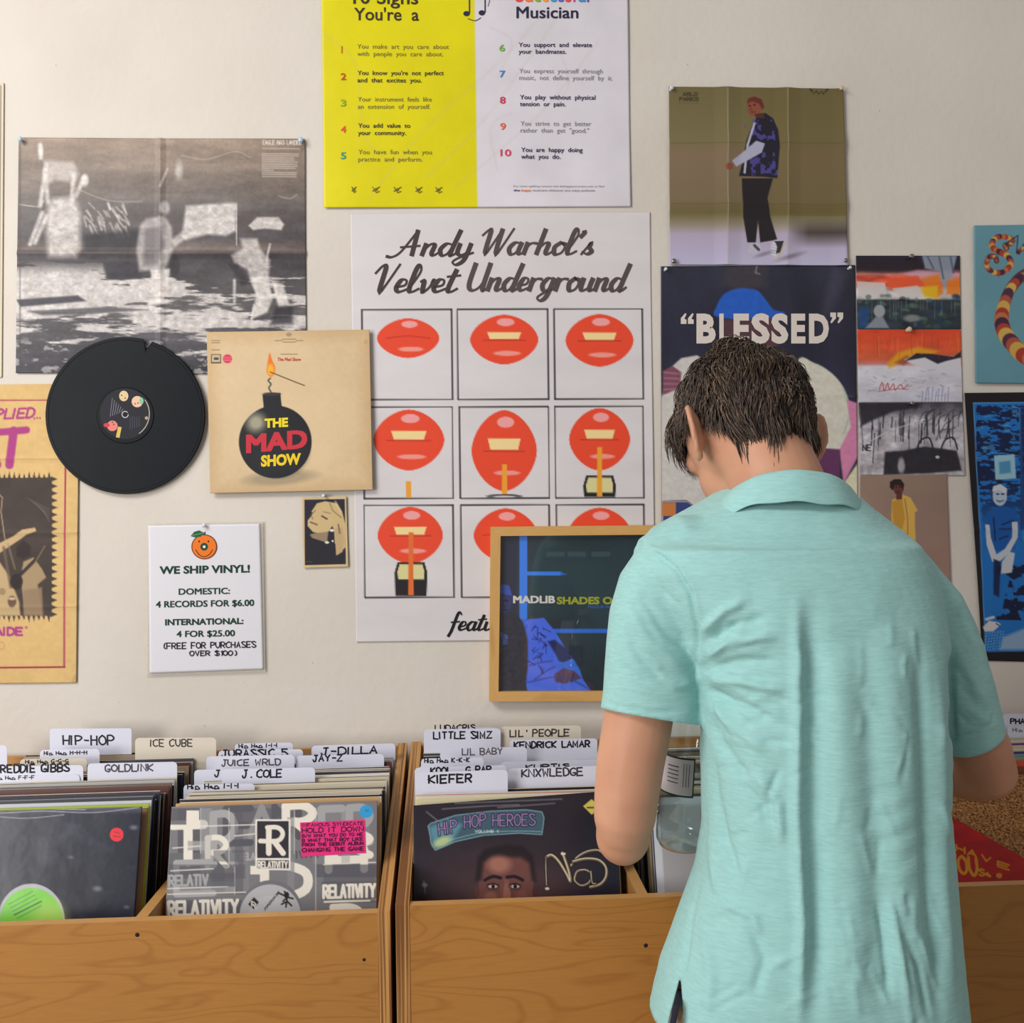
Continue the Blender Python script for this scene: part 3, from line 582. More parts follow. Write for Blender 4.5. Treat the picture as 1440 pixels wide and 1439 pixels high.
C.poly([(1208, 567), (1296, 567), (1290, 574), (1258, 578), (1230, 590), (1210, 600)], (40, 38, 48), .9, 4)
C.poly([(1244, 636), (1270, 634), (1300, 628), (1345, 634), (1352, 662), (1300, 666), (1242, 668)], (40, 38, 46), .95, 3); C.ell(1267, 655, 5, 11, (186, 184, 190), .8, 3); C.ell(1318, 643, 3, 2, (220, 220, 224), .9)
for i in range(34):
    x = rs.uniform(1210, 1350); y = rs.uniform(576, 610); C.line([(x, y), (x + rs.uniform(-3, 3), y + rs.uniform(14, 44))], rs.uniform(.8, 2.4), (44, 42, 50), .75)
for cx in (1300, 1334): C.line([(cx - 12, 636), (cx - 6, 620), (cx + 6, 616), (cx + 12, 632)], 2.4, (40, 38, 46), .9, smooth=True)
for i in range(16):
    x, y = rs.uniform(1280, 1350), rs.uniform(572, 620); C.line([(x, y), (x + 6, y - 12), (x + 14, y - 16)], 1.6, (50, 48, 58), .6, smooth=True)
C.line([(1210, 628), (1250, 606), (1300, 590)], 1.6, (214, 210, 216), .7); C.stroke_text('NE', 1213, 1224, 634, 8, 1.6, (50, 48, 56)); C.mulnoise(5, 5, .12, 3, 2)
C.build('printed_sheet', P, M_SATIN, E, off=.0014)
# ---- brown poster with figure in yellow
E, C, P = sheet('figure_poster', [(1209, 669), (1331, 667), (1337, 850), (1209, 852)], 'plain brown poster of a small figure in yellow, behind the person\'s shoulder', 'poster', step=1.1)
C.vgrad([(668, (150, 126, 112)), (760, (152, 124, 112)), (850, (156, 120, 108))]); C.mulnoise(60, 40, .06, 3)
C.poly([(1254, 703), (1262, 700), (1270, 696), (1280, 700), (1290, 718), (1286, 721), (1286, 740), (1288, 780), (1270, 800), (1254, 760), (1253, 725)], (214, 172, 84), 1, 1.5); C.poly([(1254, 706), (1268, 700), (1272, 730), (1268, 745), (1256, 740)], (190, 140, 50), .9, 2)
C.line([(1272, 702), (1276, 730), (1276, 760)], 1.5, (150, 100, 50), .8); C.ell(1263, 687, 7, 9.5, (104, 56, 46)); C.poly([(1251, 686), (1251, 678), (1257, 674), (1266, 674), (1271, 681), (1270, 690), (1266, 683), (1258, 682), (1255, 690)], (44, 28, 30)); C.ell(1260, 685, 1.2, .8, (30, 16, 18)); C.ell(1265, 685, 1.2, .8, (30, 16, 18)); C.line([(1260, 692), (1265, 692)], 1.1, (60, 24, 26)); C.poly([(1260, 694), (1268, 693), (1268, 702), (1260, 703)], (96, 54, 46))
C.build('printed_sheet', P, M_SATIN, E, off=.0009, wave=creases(A=0, amp=.001, sc=40))
# ---- black bordered blue poster
W_ = creases([], [(745, 1)], .001, 8, .0018, 40)
E, C, P = sheet('blue_poster', [(1355, 553), (1600, 550), (1606, 935), (1381, 929)], 'black-bordered bright blue poster of seated people by a wall', 'poster', step=1.3)
C.C[:] = (28, 22, 30)
iq = [(1368, 567), (1590, 564), (1596, 914), (1385, 917)]
C.poly(iq, (28, 112, 192)); C.line([iq[0], iq[3]], 1.2, (100, 170, 220), .8); C.line([iq[0], iq[1]], 1.2, (100, 170, 220), .8)
ins = (C.X > 1372) & (C.X < 1590) & (C.Y > 570) & (C.Y < 905)
m = np.clip((C.noise(14, 4, 3, 5) - .42) / .05, 0, 1) * ins * np.interp(C.Y, [570, 680, 730, 780], [1, 1, .35, 0]) * (C.X > 1372 + np.clip(C.Y - 650, 0, 99) * .1)
C.blend((slice(None), slice(None)), m * .9, (16, 22, 60)); C.blend((slice(None), slice(None)), np.clip((C.noise(10, 4, 3, 9) - .6) / .05, 0, 1) * ins * (C.Y < 650) * .6, (80, 160, 214))
m = np.clip((C.noise(12, 10, 4, 7) - .46) / .06, 0, 1) * (C.X > 1400) * (C.Y > 790) * (C.Y < 872) * (C.X < 1590); C.blend((slice(None), slice(None)), m * .95, (14, 22, 54))
C.line([(1434, 575), (1438, 760)], 3.5, (50, 130, 196), .9); C.rect(1434, 570, 1444, 745, (22, 44, 96), .7)
C.poly([(1397, 641), (1426, 639), (1428, 673), (1399, 675)], (150, 196, 214)); C.poly([(1404, 650), (1420, 648), (1421, 665), (1405, 667)], (60, 130, 180), .8, 3)
def sitter(dx, dy):
    g = (196, 202, 212)
    def s(p): return [(a + dx, b + dy) for a, b in p]
    C.poly(s([(1386, 722), (1396, 714), (1412, 712), (1428, 716), (1432, 738), (1426, 742), (1426, 772), (1392, 776), (1390, 745), (1384, 740)]), (20, 88, 168), 1, 1.2)
    for l in ([(1396, 728), (1398, 760)], [(1408, 738), (1424, 732)], [(1404, 744), (1420, 744)], [(1404, 758), (1416, 754)]): C.line(s(l), 2.2, (14, 26, 66), .8)
    C.poly(s([(1384, 738), (1390, 738), (1392, 756), (1400, 780), (1412, 772), (1422, 756), (1422, 734), (1430, 734), (1430, 756), (1418, 778), (1404, 790), (1394, 790), (1386, 766)]), g, 1, 1.2)
    C.ell(1405 + dx, 698 + dy, 10, 13.5, (180, 196, 212)); C.poly(s([(1394, 692), (1396, 684), (1406, 681), (1415, 687), (1415, 694), (1404, 689)]), (206, 212, 220)); C.ell(1402 + dx, 695 + dy, 2.4, 1.4, (24, 60, 120)); C.ell(1409 + dx, 695 + dy, 2.4, 1.4, (24, 60, 120)); C.line(s([(1401, 704), (1405, 706), (1410, 704)]), 1.6, (30, 70, 130))
    C.poly(s([(1418, 776), (1426, 778), (1422, 805), (1406, 808), (1408, 790)]), g, 1, 1.5); C.poly(s([(1394, 812), (1410, 806), (1420, 812), (1412, 838), (1408, 866), (1394, 868)]), (24, 110, 190), 1, 2); C.poly(s([(1396, 786), (1406, 790), (1404, 840), (1396, 836)]), (18, 30, 70), .9, 2)
    C.poly(s([(1381, 882), (1390, 873), (1402, 875), (1407, 878), (1396, 888), (1384, 888)]), (210, 206, 206), 1, 1.2); C.line(s([(1386, 871), (1396, 868)]), 4, (190, 200, 210)); C.line(s([(1400, 877), (1405, 880)]), 1.6, (30, 60, 110))
sitter(0, 0); sitter(58, 6); sitter(118, -4)
C.poly([(1410, 896), (1440, 884), (1594, 880), (1594, 914), (1405, 914)], (160, 180, 206), .85, 5)
m = np.clip((np.sin((C.X + C.Y) * .9) * np.sin((C.X - C.Y) * .7) - .1) * 3, 0, 1) * (C.Y > 888) * (C.Y < 914) * (C.X > 1384) * (C.X < 1412); C.blend((slice(None), slice(None)), m * .6, (150, 190, 214))
C.stroke_text('x', 1360, 1364, 560, 3, 1, (200, 200, 210)) if False else None
C.build('printed_sheet', P, M_SATIN, E, off=.0012, wave=W_)
# ---- teal record sleeve with the banded snake lettering
E, C, P = sheet('teal_record_sleeve', [(1369, 318), (1590, 315), (1592, 541), (1371, 539)], 'teal record sleeve with snake-like banded lettering, hanging at the right edge', 'record sleeve', step=1.3, off=.004)
C.C[:] = (98, 146, 160); C.mulnoise(60, 80, .06, 3)
def snake(pts, w0, w1, k0=0):
    pts = catmull(pts, 8); n = len(pts); cs = [(196, 158, 74), (158, 54, 40), (178, 106, 66), (66, 36, 60), (166, 60, 44), (196, 166, 80), (78, 42, 66), (166, 78, 60)]
    C.line(pts, (w0 + w1) / 2 + 1.4, (84, 34, 46), .9)
    for i in range(n - 1):
        t = i / (n - 1); w = w0 + (w1 - w0) * math.sin(math.pi * min(t * 1.0, 1)) ; C.line([pts[i], pts[i + 1]], w, cs[(int(i / 3.4) + k0) % 8], 1, 1.0); C.line([pts[i], pts[i + 1]], w * .22, (226, 190, 160), .5, 1.0)
snake([(1414, 350), (1412, 346), (1420, 343), (1422, 338), (1412, 334), (1402, 334), (1395, 340), (1394, 348), (1402, 354), (1414, 360), (1420, 370), (1414, 380), (1402, 385), (1390, 380), (1386, 372), (1390, 362), (1398, 362), (1400, 368)], 3, 8.5)
C.line([(1412, 344), (1430, 332), (1428, 356), (1432, 358), (1438, 344), (1440, 354), (1446, 340)], 1.6, (50, 34, 50), .9); snake([(1430, 356), (1438, 350), (1444, 356), (1452, 340)], 3, 5, 3)
snake([(1446, 384), (1432, 392), (1418, 410), (1410, 432), (1407, 452), (1412, 470), (1424, 486), (1440, 502), (1470, 512), (1510, 500), (1530, 460), (1516, 410), (1480, 388)], 6, 22, 1)
C.build('sleeve_front', P, M_SATIN, E, off=.004, thick=.0035)
# ---- kraft concert poster at the left edge
W_ = creases([], [(646, .9), (750, .9), (854, .9)], .0012, 6, .0012, 50)
E, C, P = sheet('kraft_poster', [(-190, 543), (112, 540), (108, 960), (-190, 963)], 'tan kraft concert poster with purple lettering at the left edge', 'poster', step=1.35)
C.C[:] = (214, 180, 120); C.mulnoise(70, 60, .06, 2); C.mulnoise(6, 6, .03, 4, 2)
for y in (646, 750, 854): C.line([(-190, y), (112, y)], 1.4, (178, 146, 96), .7)
pu = (168, 62, 128)
C.line([(-190, 564), (92, 563)], 1.6, (160, 60, 90)); C.line([(93, 640), (91, 938)], 2.4, (170, 50, 90)); C.line([(92, 938), (-190, 941)], 2.2, (160, 40, 70)); C.line([(93, 563), (93, 640)], 2, (170, 50, 90))
C.stroke_text('PPLIED', -19, 47, 590, 13, 3.2, pu, slant=.25, slope=-.04); C.ell(49, 589, 1.4, 1.4, pu); C.ell(53, 588, 1.4, 1.4, pu); C.ell(57, 588, 1.4, 1.4, pu)
C.line([(2, 608), (38, 605)], 10, pu, 1, 2); C.line([(20, 606), (14, 654)], 12, pu, 1, 2); C.line([(-14, 620), (-3, 654)], 11, pu, 1, 2)
ph = (70, 60, 56)
C.rect(-150, 672, 74, 866, ph, 1, 1)
for y in range(670, 866, 10): C.poly([(72, y), (82, y + 4 + (y * 7 % 5)), (72, y + 8)], ph)
for x in range(-150, 74, 7): C.poly([(x, 674), (x + 3, 666 - (x * 5 % 4)), (x + 5, 674)], ph); C.poly([(x, 865), (x + 3, 872 + (x * 5 % 4)), (x + 5, 865)], ph)
sl = C.win(-150, 672, 74, 866); C.C[sl] *= (1 + .25 * (C.noise(20, 20, 4, 5)[sl] - .5))[..., None]
for i in range(7): C.line([(38 + i * 4, 700 + i * 3), (70, 716 + i * 3)], 1, (120, 108, 98), .5)
tn = (196, 168, 124)
C.poly([(-20, 780), (0, 764), (20, 754), (32, 745), (50, 742), (52, 747), (38, 752), (30, 758), (12, 770), (0, 778), (-20, 800)], tn, 1, 1.2); C.line([(0, 696), (4, 700), (2, 720), (8, 760)], 1.4, tn, .8)
C.poly([(-30, 800), (0, 790), (14, 810), (28, 846), (30, 866), (-30, 866)], (190, 164, 122), 1, 3); C.ell(4, 832, 5, 5, (150, 124, 90), .8); C.ell(18, 846, 6, 8, (96, 70, 60), .9, 2); C.ell(18, 842, 5, 2, (220, 200, 160), .8)
C.line([(6, 770), (16, 826)], 4, (110, 92, 76), .8, 2); C.line([(12, 765), (22, 800)], 2.5, (150, 128, 100), .6, 2)
C.poly([(34, 790), (48, 784), (60, 800), (66, 812), (54, 822), (60, 864), (36, 864), (30, 812)], (166, 142, 108), 1, 2); C.poly([(24, 770), (34, 760), (44, 768), (44, 782), (32, 786), (24, 782)], (50, 42, 42), .9, 3); C.ell(24, 818, 9, 11, (46, 38, 38), .95, 2); C.line([(28, 810), (50, 788)], 5, (50, 42, 40), .9); C.line([(50, 792), (64, 768)], 1.6, (140, 120, 92), .8); C.poly([(34, 830), (60, 826), (62, 866), (34, 866)], (146, 124, 98), .9, 3)
C.stroke_text('AIDE', -5, 32, 893, 10, 3.4, pu); C.stroke_text('"', 36, 40, 891, 10, 1.4, pu); C.ell(3, 908, 5, 6, (196, 120, 90), .6); C.ell(3, 908, 3.6, 4.6, (214, 180, 120), 1)
C.poly([(104, 950), (112, 944), (112, 962), (100, 962)], (196, 160, 102), .8, 3)
C.build('printed_sheet', P, M_PRINT, E, wave=W_)
# ---- sliver of a drawn poster at the far left edge
E, C, P = sheet('drawing_poster', [(-240, 118), (6, 117), (3, 531), (-240, 532)], 'cream line-drawing poster whose edge shows above the kraft poster', 'poster', step=2.2, bg=(226, 216, 190))
rs = random.Random(4)
for i in range(90):
    x = rs.uniform(-220, 6); y = rs.uniform(250, 300) if i % 2 else rs.uniform(300, 528); C.line([(x, y), (x - rs.uniform(4, 22), y + rs.uniform(-8, 10)), (x - rs.uniform(8, 30), y + rs.uniform(4, 20))], rs.uniform(.8, 2.2), (66, 58, 52), .85, smooth=True)
C.line([(1.5, 120), (-1, 529)], 1, (90, 80, 66), .7)
C.build('printed_sheet', P, M_PRINT, E)
# ---- tan record sleeve (cartoon figure left out)
E, C, P = sheet('tan_record_sleeve', [(292, 468), (520, 464.5), (524.5, 689), (296.5, 694)], 'worn tan record sleeve with a round black bomb, right of the vinyl record', 'record sleeve', step=1.0, off=.0065)
C.C[:] = (216, 190, 150); C.mulnoise(80, 70, .05, 3); C.mulnoise(5, 5, .02, 6, 2)
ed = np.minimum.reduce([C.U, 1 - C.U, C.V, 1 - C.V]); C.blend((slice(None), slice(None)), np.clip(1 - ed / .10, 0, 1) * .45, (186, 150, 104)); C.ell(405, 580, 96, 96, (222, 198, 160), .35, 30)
C.ell(395, 672, 48, 10, (150, 136, 112), .7, 6, -.08)
C.ell(388, 622, 51, 51, (26, 28, 34), 1, 1.2); C.poly([(370, 556), (395, 553), (397, 572), (372, 576)], (26, 28, 34)); C.ell(383, 555, 12.6, 2.6, (50, 48, 52), .9)
C.ell(361, 595, 13, 13, (196, 190, 160), .8, 14); C.ell(392, 635, 40, 34, (36, 40, 48), .5, 14)
C.line([(382, 552), (379, 546), (382, 541), (378, 536), (381, 533)], 2, (60, 66, 66), smooth=True)
C.poly([(380, 497), (384, 508), (388, 518), (386, 528), (381, 531), (376, 524), (377, 512)], (232, 120, 40), 1, 1.2, True); C.ell(381.5, 521, 4.5, 8, (242, 182, 50), .9, 3); C.line([(381, 524), (416, 538), (429, 543)], 1.3, (70, 52, 36))
C.line([(404, 542), (412, 536)], 0.1, (0, 0, 0), 0)
C.rect(298, 499, 312, 512, (70, 60, 50)); C.rect(299.2, 500, 310.8, 510, (200, 180, 146)); C.rect(302, 503.6, 308.5, 507, (60, 52, 46)); C.rect(314, 499, 328, 513, (220, 176, 150), .8); C.ell(321, 505.5, 6.4, 6.2, (206, 50, 84))
C.line([(316, 504), (326, 504)], 1, (240, 180, 180), .7); C.line([(316, 507.5), (326, 507.5)], 1, (240, 180, 180), .7)
for a, b, y in ((299, 310, 480), (299, 310, 483), (299, 310, 493), (388, 398, 480), (417, 427, 480), (398, 417, 478), (399, 417, 482), (396, 419, 499)): C.line([(a, y), (b, y)], 1, (84, 72, 58), .7)
C.ell(407, 471.5, 4, 2.6, (150, 130, 100), .8); C.stroke_text('The', 0, 1, 0, 1, 1, (0, 0, 0)) if False else None
C.ell(515, 482, 2.6, 3.6, (190, 160, 110), .8)
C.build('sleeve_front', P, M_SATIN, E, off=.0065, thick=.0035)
I = Inks(P, .0071)
I.font('The Mad Show', 391, 424, 508.5, 4.6, (200, 60, 60), .02)
I.font('THE', 373, 406, 602.5, 13, (236, 214, 40), .055, -.05); I.font('SHOW', 368, 424, 657, 16, (236, 204, 40), .055, -.06)
I.font('MAD', 347, 433, 638, 26, (200, 52, 66), .06, -.09)
I.build('lettering', E)
# ---- vinyl record on the wall
cx, cy = 176.8, 584.5
pl = Plane((0, -.0095, 1), (0, -1, 0)); ctr = Vector(pl.at(cx, cy, 0.0).tolist()); rad = .1505
E = empty('vinyl_record', ctr, 'black vinyl record hung flat on the wall, a notch in its rim', 'record')
def vinyl_fn(nt, b):
    L = nt.links.new; tc = nd(nt, 'ShaderNodeTexCoord'); w = nd(nt, 'ShaderNodeTexWave', wave_type='RINGS', rings_direction='Y'); w.inputs['Scale'].default_value = 160
    bp = nd(nt, 'ShaderNodeBump'); bp.inputs['Strength'].default_value = .12; bp.inputs['Distance'].default_value = .0005
    n = nd(nt, 'ShaderNodeTexNoise'); n.inputs['Scale'].default_value = 9; n.inputs['Detail'].default_value = 5
    r = nd(nt, 'ShaderNodeMapRange'); r.inputs['To Min'].default_value = .28; r.inputs['To Max'].default_value = .5
    L(tc.outputs['Object'], w.inputs[0]); L(w.outputs[1], bp.inputs['Height']); L(bp.outputs[0], b.inputs['Normal']); L(tc.outputs['Object'], n.inputs['Vector']); L(n.outputs[0], r.inputs[0]); L(r.outputs[0], b.inputs['Roughness'])
M_VINYL = mat('black_vinyl', (9, 15, 22), .35, .14, fn=vinyl_fn)
# disc with a narrow wedge cut from the rim
a0 = R(90 - 17); hw = .055
ring = []
for i in range(120):
    a = a0 + hw + (2 * math.pi - 2 * hw) * i / 119; ring.append((rad * math.cos(a), rad * math.sin(a)))
ring.append(((rad - .021) * math.cos(a0 - .01), (rad - .021) * math.sin(a0 - .01)))
vs = []; fs = []
n = len(ring)
for (y, sc) in ((0, 1), (-.0022, .992), (-.0022, .96), (-.0017, .955), (-.0017, .36), (-.0026, .35), (-.0026, .02)):
    for (x, z) in ring:
        if sc > .9: s_ = sc
        else: s_ = sc * rad / math.hypot(x, z)
        vs.append((ctr.x + x * s_, ctr.y + y, ctr.z + z * s_))
for j in range(6):
    for i in range(n): a, b = j * n + i, j * n + (i + 1) % n; fs.append((a, b, b + n, a + n))
fs.append(tuple(range(6 * n, 7 * n))); fs.append(tuple(range(n - 1, -1, -1)))
mesh_obj('disc', vs, fs, M_VINYL, E, smooth=False)
PL = Plane((0, ctr.y - .0028, 1), (0, -1, 0)); k = 1440 * .05 / 2 / 1.0
I = Inks(PL, .0); r_ = 35.5; lx, ly = 176, 582
I.ell(lx, ly, r_, r_, (34, 34, 44), 48); I.stroke([(lx + 34 * math.cos(a), ly + 34 * math.sin(a)) for a in np.linspace(-.62, .95, 20)], 1.1, (190, 180, 160))
for (x, y, a, b, c) in ((174, 557, 6.5, 7.5, (222, 196, 150)), (193, 565, 8, 8, (230, 190, 160)), (158, 599, 7.5, 7.5, (226, 130, 120))): I.ell(x, y, a, b, c, 14)
I.ell(199, 564, 3, 5, (130, 190, 160), 10); I.ell(150, 598, 4.5, 3, (206, 60, 80), 10); I.poly([(166, 600), (171, 601), (168, 616), (163, 615)], (214, 184, 96))
for (x, y) in ((171, 556), (176, 560), (190, 568), (194, 567), (158, 594), (160, 597)): I.ell(x, y, 1, 1, (60, 30, 30), 8)
for i in range(6): I.stroke([(155 + i * 3.0, 586 - i * 1.2), (158 + i * 3.0, 560 + i * 3)], .9, (120, 118, 130))
for i in range(5): I.stroke([(183 + i * 3.2, 586), (183 + i * 3.2, 604 - i)], .8, (78, 78, 92))
I.stroke([(176 + 4.4 * math.cos(a), 583 + 4.4 * math.sin(a)) for a in np.linspace(0, 5.6, 16)], 1, (200, 200, 205)); I.ell(206, 588, 2.4, 2.4, (170, 160, 130), 10); I.ell(176, 583, 2.2, 2.2, (14, 14, 18), 12)
I.build('centre_label', E)
# ---- laminated shipping sign
E, C, P = sheet('shipping_sign', [(209, 739), (366, 736.5), (371, 941), (211, 947)], 'laminated white price sign with an orange fruit logo and green lettering', 'sign', step=3, bg=(220, 219, 226), off=.003)
def film(nt, b):
    b.inputs['Alpha'].default_value = .32
M_FILM = mat('laminate_film', (225, 218, 205), .18, .5, fn=film)
C.build('paper', P, mat('white_office_paper', rough=.3, spec=.4, fn=print_fn()), E, off=.0035)
mb = MB(); c4 = [P.at(x, y, .0012) for x, y in ((205, 950.5), (373.5, 945), (370, 733.5), (206, 737))]; n3 = np.array((0, -.0016, 0)); mb.hexa([c4[0], c4[1], c4[1] + n3, c4[0] + n3, c4[3], c4[2], c4[2] + n3, c4[3] + n3]); mb.build('laminate_pouch', M_FILM, E)
I = Inks(P, .0042); gr = (18, 58, 44)
I.font('WE SHIP VINYL!', 225, 352, 807.5, 11, gr, .035, -.018); I.font('DOMESTIC:', 252, 324, 836.5, 8.8, gr, .035, -.018); I.font('4 RECORDS FOR $6.00', 220, 358, 854.5, 9, gr, .035, -.018)
I.font('INTERNATIONAL:', 233, 343, 879.5, 8.8, gr, .035, -.018); I.font('4 FOR $25.00', 249, 331, 896, 8.8, gr, .035, -.018)
I.hand('(FREE FOR PURCHASES', 230, 360, 912.5, 8, 1.5, (24, 22, 40), jit=.3, slope=-.02); I.hand('OVER $100)', 268, 333, 922, 6.6, 1.5, (24, 22, 40), jit=.3, slope=-.01)
ora = (232, 120, 34); I.ell(288, 769, 18, 17.5, (110, 50, 20), 36); I.ell(288, 769, 16.6, 16.2, ora, 36); I.ell(288, 769, 5.5, 5.5, (20, 70, 50), 20); I.ell(288, 769, 2, 2, (230, 230, 220), 12); I.ell(281, 761.5, 1.3, 1.6, (60, 24, 16), 8); I.ell(294, 761.5, 1.3, 1.6, (60, 24, 16), 8)
I.stroke(catmull([(276, 773), (281, 780), (288, 783), (295, 780), (300, 773)]), 1.2, (80, 30, 20))
I.poly([(269, 754), (274, 748), (281, 746), (288, 750), (283, 755), (276, 756)], (26, 92, 60)); I.stroke([(271, 753), (286, 750)], .8, (120, 170, 130)); I.stroke([(288, 753), (289, 748)], 1.4, (40, 90, 50))
I.build('lettering', E)
# ---- small vintage portrait card
E, C, P = sheet('portrait_card', [(425, 700), (487, 698), (490, 797), (427, 799)], 'small sepia portrait card of a blonde woman below the tan sleeve', 'photo card', step=.8, off=.002)
C.C[:] = (212, 186, 140); C.mulnoise(20, 30, .05, 2); C.poly([(428.5, 703), (485, 702), (486.5, 793.5), (429, 795)], (40, 38, 52)); tn = (206, 180, 132); sh = (150, 130, 104)
C.poly([(438, 720), (446, 708), (458, 705), (474, 708), (482, 722), (486, 738), (486, 770), (472, 782), (471, 765), (470, 745), (462, 730)], (204, 178, 128), 1, 1.5)
C.poly([(444, 712), (458, 706), (468, 716), (470, 736), (462, 748), (452, 752), (440, 748), (433, 740), (433, 732), (438, 726)], tn, 1, 1.5); C.poly([(436, 752), (442, 750), (462, 748), (460, 764), (440, 758)], sh, 1, 2)
C.line([(444, 718), (438, 724), (440, 730)], 1.6, (120, 100, 84), .7); C.line([(453, 726), (460, 730)], 2.4, (70, 62, 58), .85); C.line([(455, 720), (465, 722)], 1.2, (120, 96, 76), .7); C.line([(437, 734.5), (446, 738)], 2.2, (120, 90, 76), .9); C.line([(464, 708), (468, 718), (480, 728)], 1.6, (130, 108, 80), .7); C.line([(472, 706), (480, 720)], 3, (226, 206, 150), .6, 2)
C.poly([(430, 756), (440, 757), (462, 764), (472, 765), (473, 783), (486, 776), (486, 793), (430, 794)], (40, 38, 46), 1, 1.5)
C.poly([(471, 744), (482, 742), (484, 760), (482, 776), (474, 781), (472, 764)], (190, 164, 120), 1, 1.5); C.line([(476, 738), (478, 750)], 2.4, (80, 72, 66), .6); C.ell(467, 746, 3.5, 2, (226, 220, 206)); C.ell(460, 763, 3, 1.8, (226, 220, 206)); C.ell(468, 761, 1.4, 1.4, (230, 226, 214)); C.line([(431, 790), (439, 790)], 1, (110, 104, 104), .6)
C.build('printed_sheet', P, M_SATIN, E, off=.002, wave=creases(A=0, amp=.0008, sc=20))
# ---- framed blue record cover
def thin_clear(name, tint, rough, ior):
    m = bpy.data.materials.new(name); m.use_nodes = True; nt = m.node_tree; nt.nodes.clear(); L = nt.links.new
    t = nd(nt, 'ShaderNodeBsdfTransparent'); t.inputs[0].default_value = (*lin(tint), 1); g = nd(nt, 'ShaderNodeBsdfGlossy'); g.inputs['Roughness'].default_value = rough
    f = nd(nt, 'ShaderNodeLayerWeight'); f.inputs[0].default_value = .5; p = nd(nt, 'ShaderNodeMath', operation='POWER'); p.inputs[1].default_value = 3.0
    q = nd(nt, 'ShaderNodeMapRange'); q.inputs['To Min'].default_value = (ior - 1) ** 2 * .2; q.inputs['To Max'].default_value = min(1, (ior - 1) * 1.6); x = nd(nt, 'ShaderNodeMixShader'); o = nd(nt, 'ShaderNodeOutputMaterial')
    L(f.outputs['Facing'], p.inputs[0]); L(p.outputs[0], q.inputs[0]); L(q.outputs[0], x.inputs[0]); L(t.outputs[0], x.inputs[1]); L(g.outputs[0], x.inputs[2]); L(x.outputs[0], o.inputs[0]); return m
def wood_fn(base, dark, sc=(1, 1, 1), ring=6.0, vert=False, rough=.45):
    def f(nt, b):
        L = nt.links.new; tc = nd(nt, 'ShaderNodeTexCoord'); mp = nd(nt, 'ShaderNodeMapping'); mp.inputs['Scale'].default_value = sc
        n = nd(nt, 'ShaderNodeTexNoise'); n.inputs['Scale'].default_value = 1.0; n.inputs['Detail'].default_value = 2.5; n.inputs['Distortion'].default_value = .6
        mul = nd(nt, 'ShaderNodeMath', operation='MULTIPLY'); mul.inputs[1].default_value = ring * 3
        fr = nd(nt, 'ShaderNodeMath', operation='PINGPONG'); fr.inputs[1].default_value = 1
        r = nd(nt, 'ShaderNodeValToRGB'); e = r.color_ramp.elements; e[0].position = 0; e[0].color = (*lin(dark), 1); e[1].position = .38; e[1].color = (*lin(base), 1)
        fi = nd(nt, 'ShaderNodeTexNoise'); fi.inputs['Scale'].default_value = 14; fi.inputs['Detail'].default_value = 6; fi.inputs['Roughness'].default_value = .7
        mp2 = nd(nt, 'ShaderNodeMapping'); mp2.inputs['Scale'].default_value = (sc[0] * 1.0, sc[1] * 1.0, sc[2] * 3.0) if not vert else (sc[0] * 3, sc[1], sc[2])
        r2 = nd(nt, 'ShaderNodeMapRange'); r2.inputs['To Min'].default_value = .80; r2.inputs['To Max'].default_value = 1.14
        big = nd(nt, 'ShaderNodeTexNoise'); big.inputs['Scale'].default_value = 2.2; big.inputs['Detail'].default_value = 2; r3 = nd(nt, 'ShaderNodeMapRange'); r3.inputs['To Min'].default_value = .82; r3.inputs['To Max'].default_value = 1.16
        m1 = nd(nt, 'ShaderNodeVectorMath', operation='SCALE'); m2 = nd(nt, 'ShaderNodeVectorMath', operation='SCALE')
        L(tc.outputs['Object'], mp.inputs[0]); L(mp.outputs[0], n.inputs['Vector']); L(n.outputs[0], mul.inputs[0]); L(mul.outputs[0], fr.inputs[0]); L(fr.outputs[0], r.inputs[0])
        L(tc.outputs['Object'], mp2.inputs[0]); L(mp2.outputs[0], fi.inputs['Vector']); L(fi.outputs[0], r2.inputs[0]); L(tc.outputs['Object'], big.inputs['Vector']); L(big.outputs[0], r3.inputs[0])
        L(r.outputs[0], m1.inputs[0]); L(r2.outputs[0], m1.inputs['Scale']); L(m1.outputs[0], m2.inputs[0]); L(r3.outputs[0], m2.inputs['Scale']); L(m2.outputs[0], b.inputs['Base Color'])
    return f
M_PINE = mat('pale_frame_wood', (206, 160, 96), .45, .4, fn=wood_fn((212, 166, 100), (196, 146, 80), (3, 3, 14), 2))
M_PINEV = mat('pale_frame_wood_upright', (206, 160, 96), .45, .4, fn=wood_fn((212, 166, 100), (196, 146, 80), (14, 3, 3), 2, True))
PF = Plane((0, -.024, 1), (0, -1, 0)); PB = Plane((0, -.006, 1), (0, -1, 0))
oq = [(690, 741), (940, 738.5), (939, 986), (688, 987)]; iq = [(704, 754), (927, 752), (926, 972), (701, 973)]
E = empty('picture_frame', centre(PB, oq), 'pale wood frame holding a dark blue record cover, left of the person', 'picture frame')
O = [PF.at(x, y, 0.0) for x, y in oq]; N = [PF.at(x, y, 0.0) for x, y in iq]; dy = np.array((0, .020, 0))
for i, nm in ((0, 'frame_rail'), (1, 'frame_stile'), (2, 'frame_rail'), (3, 'frame_stile')):
    j = (i + 1) % 4; mb = MB(); mb.hexa([O[i] + dy, O[j] + dy, N[j] + dy, N[i] + dy, O[i], O[j], N[j], N[i]])
    o = mb.build(nm, M_PINE if nm == 'frame_rail' else M_PINEV, E)
C = Canvas(iq, 1.0, (36, 50, 60)); bl = (50, 104, 196)
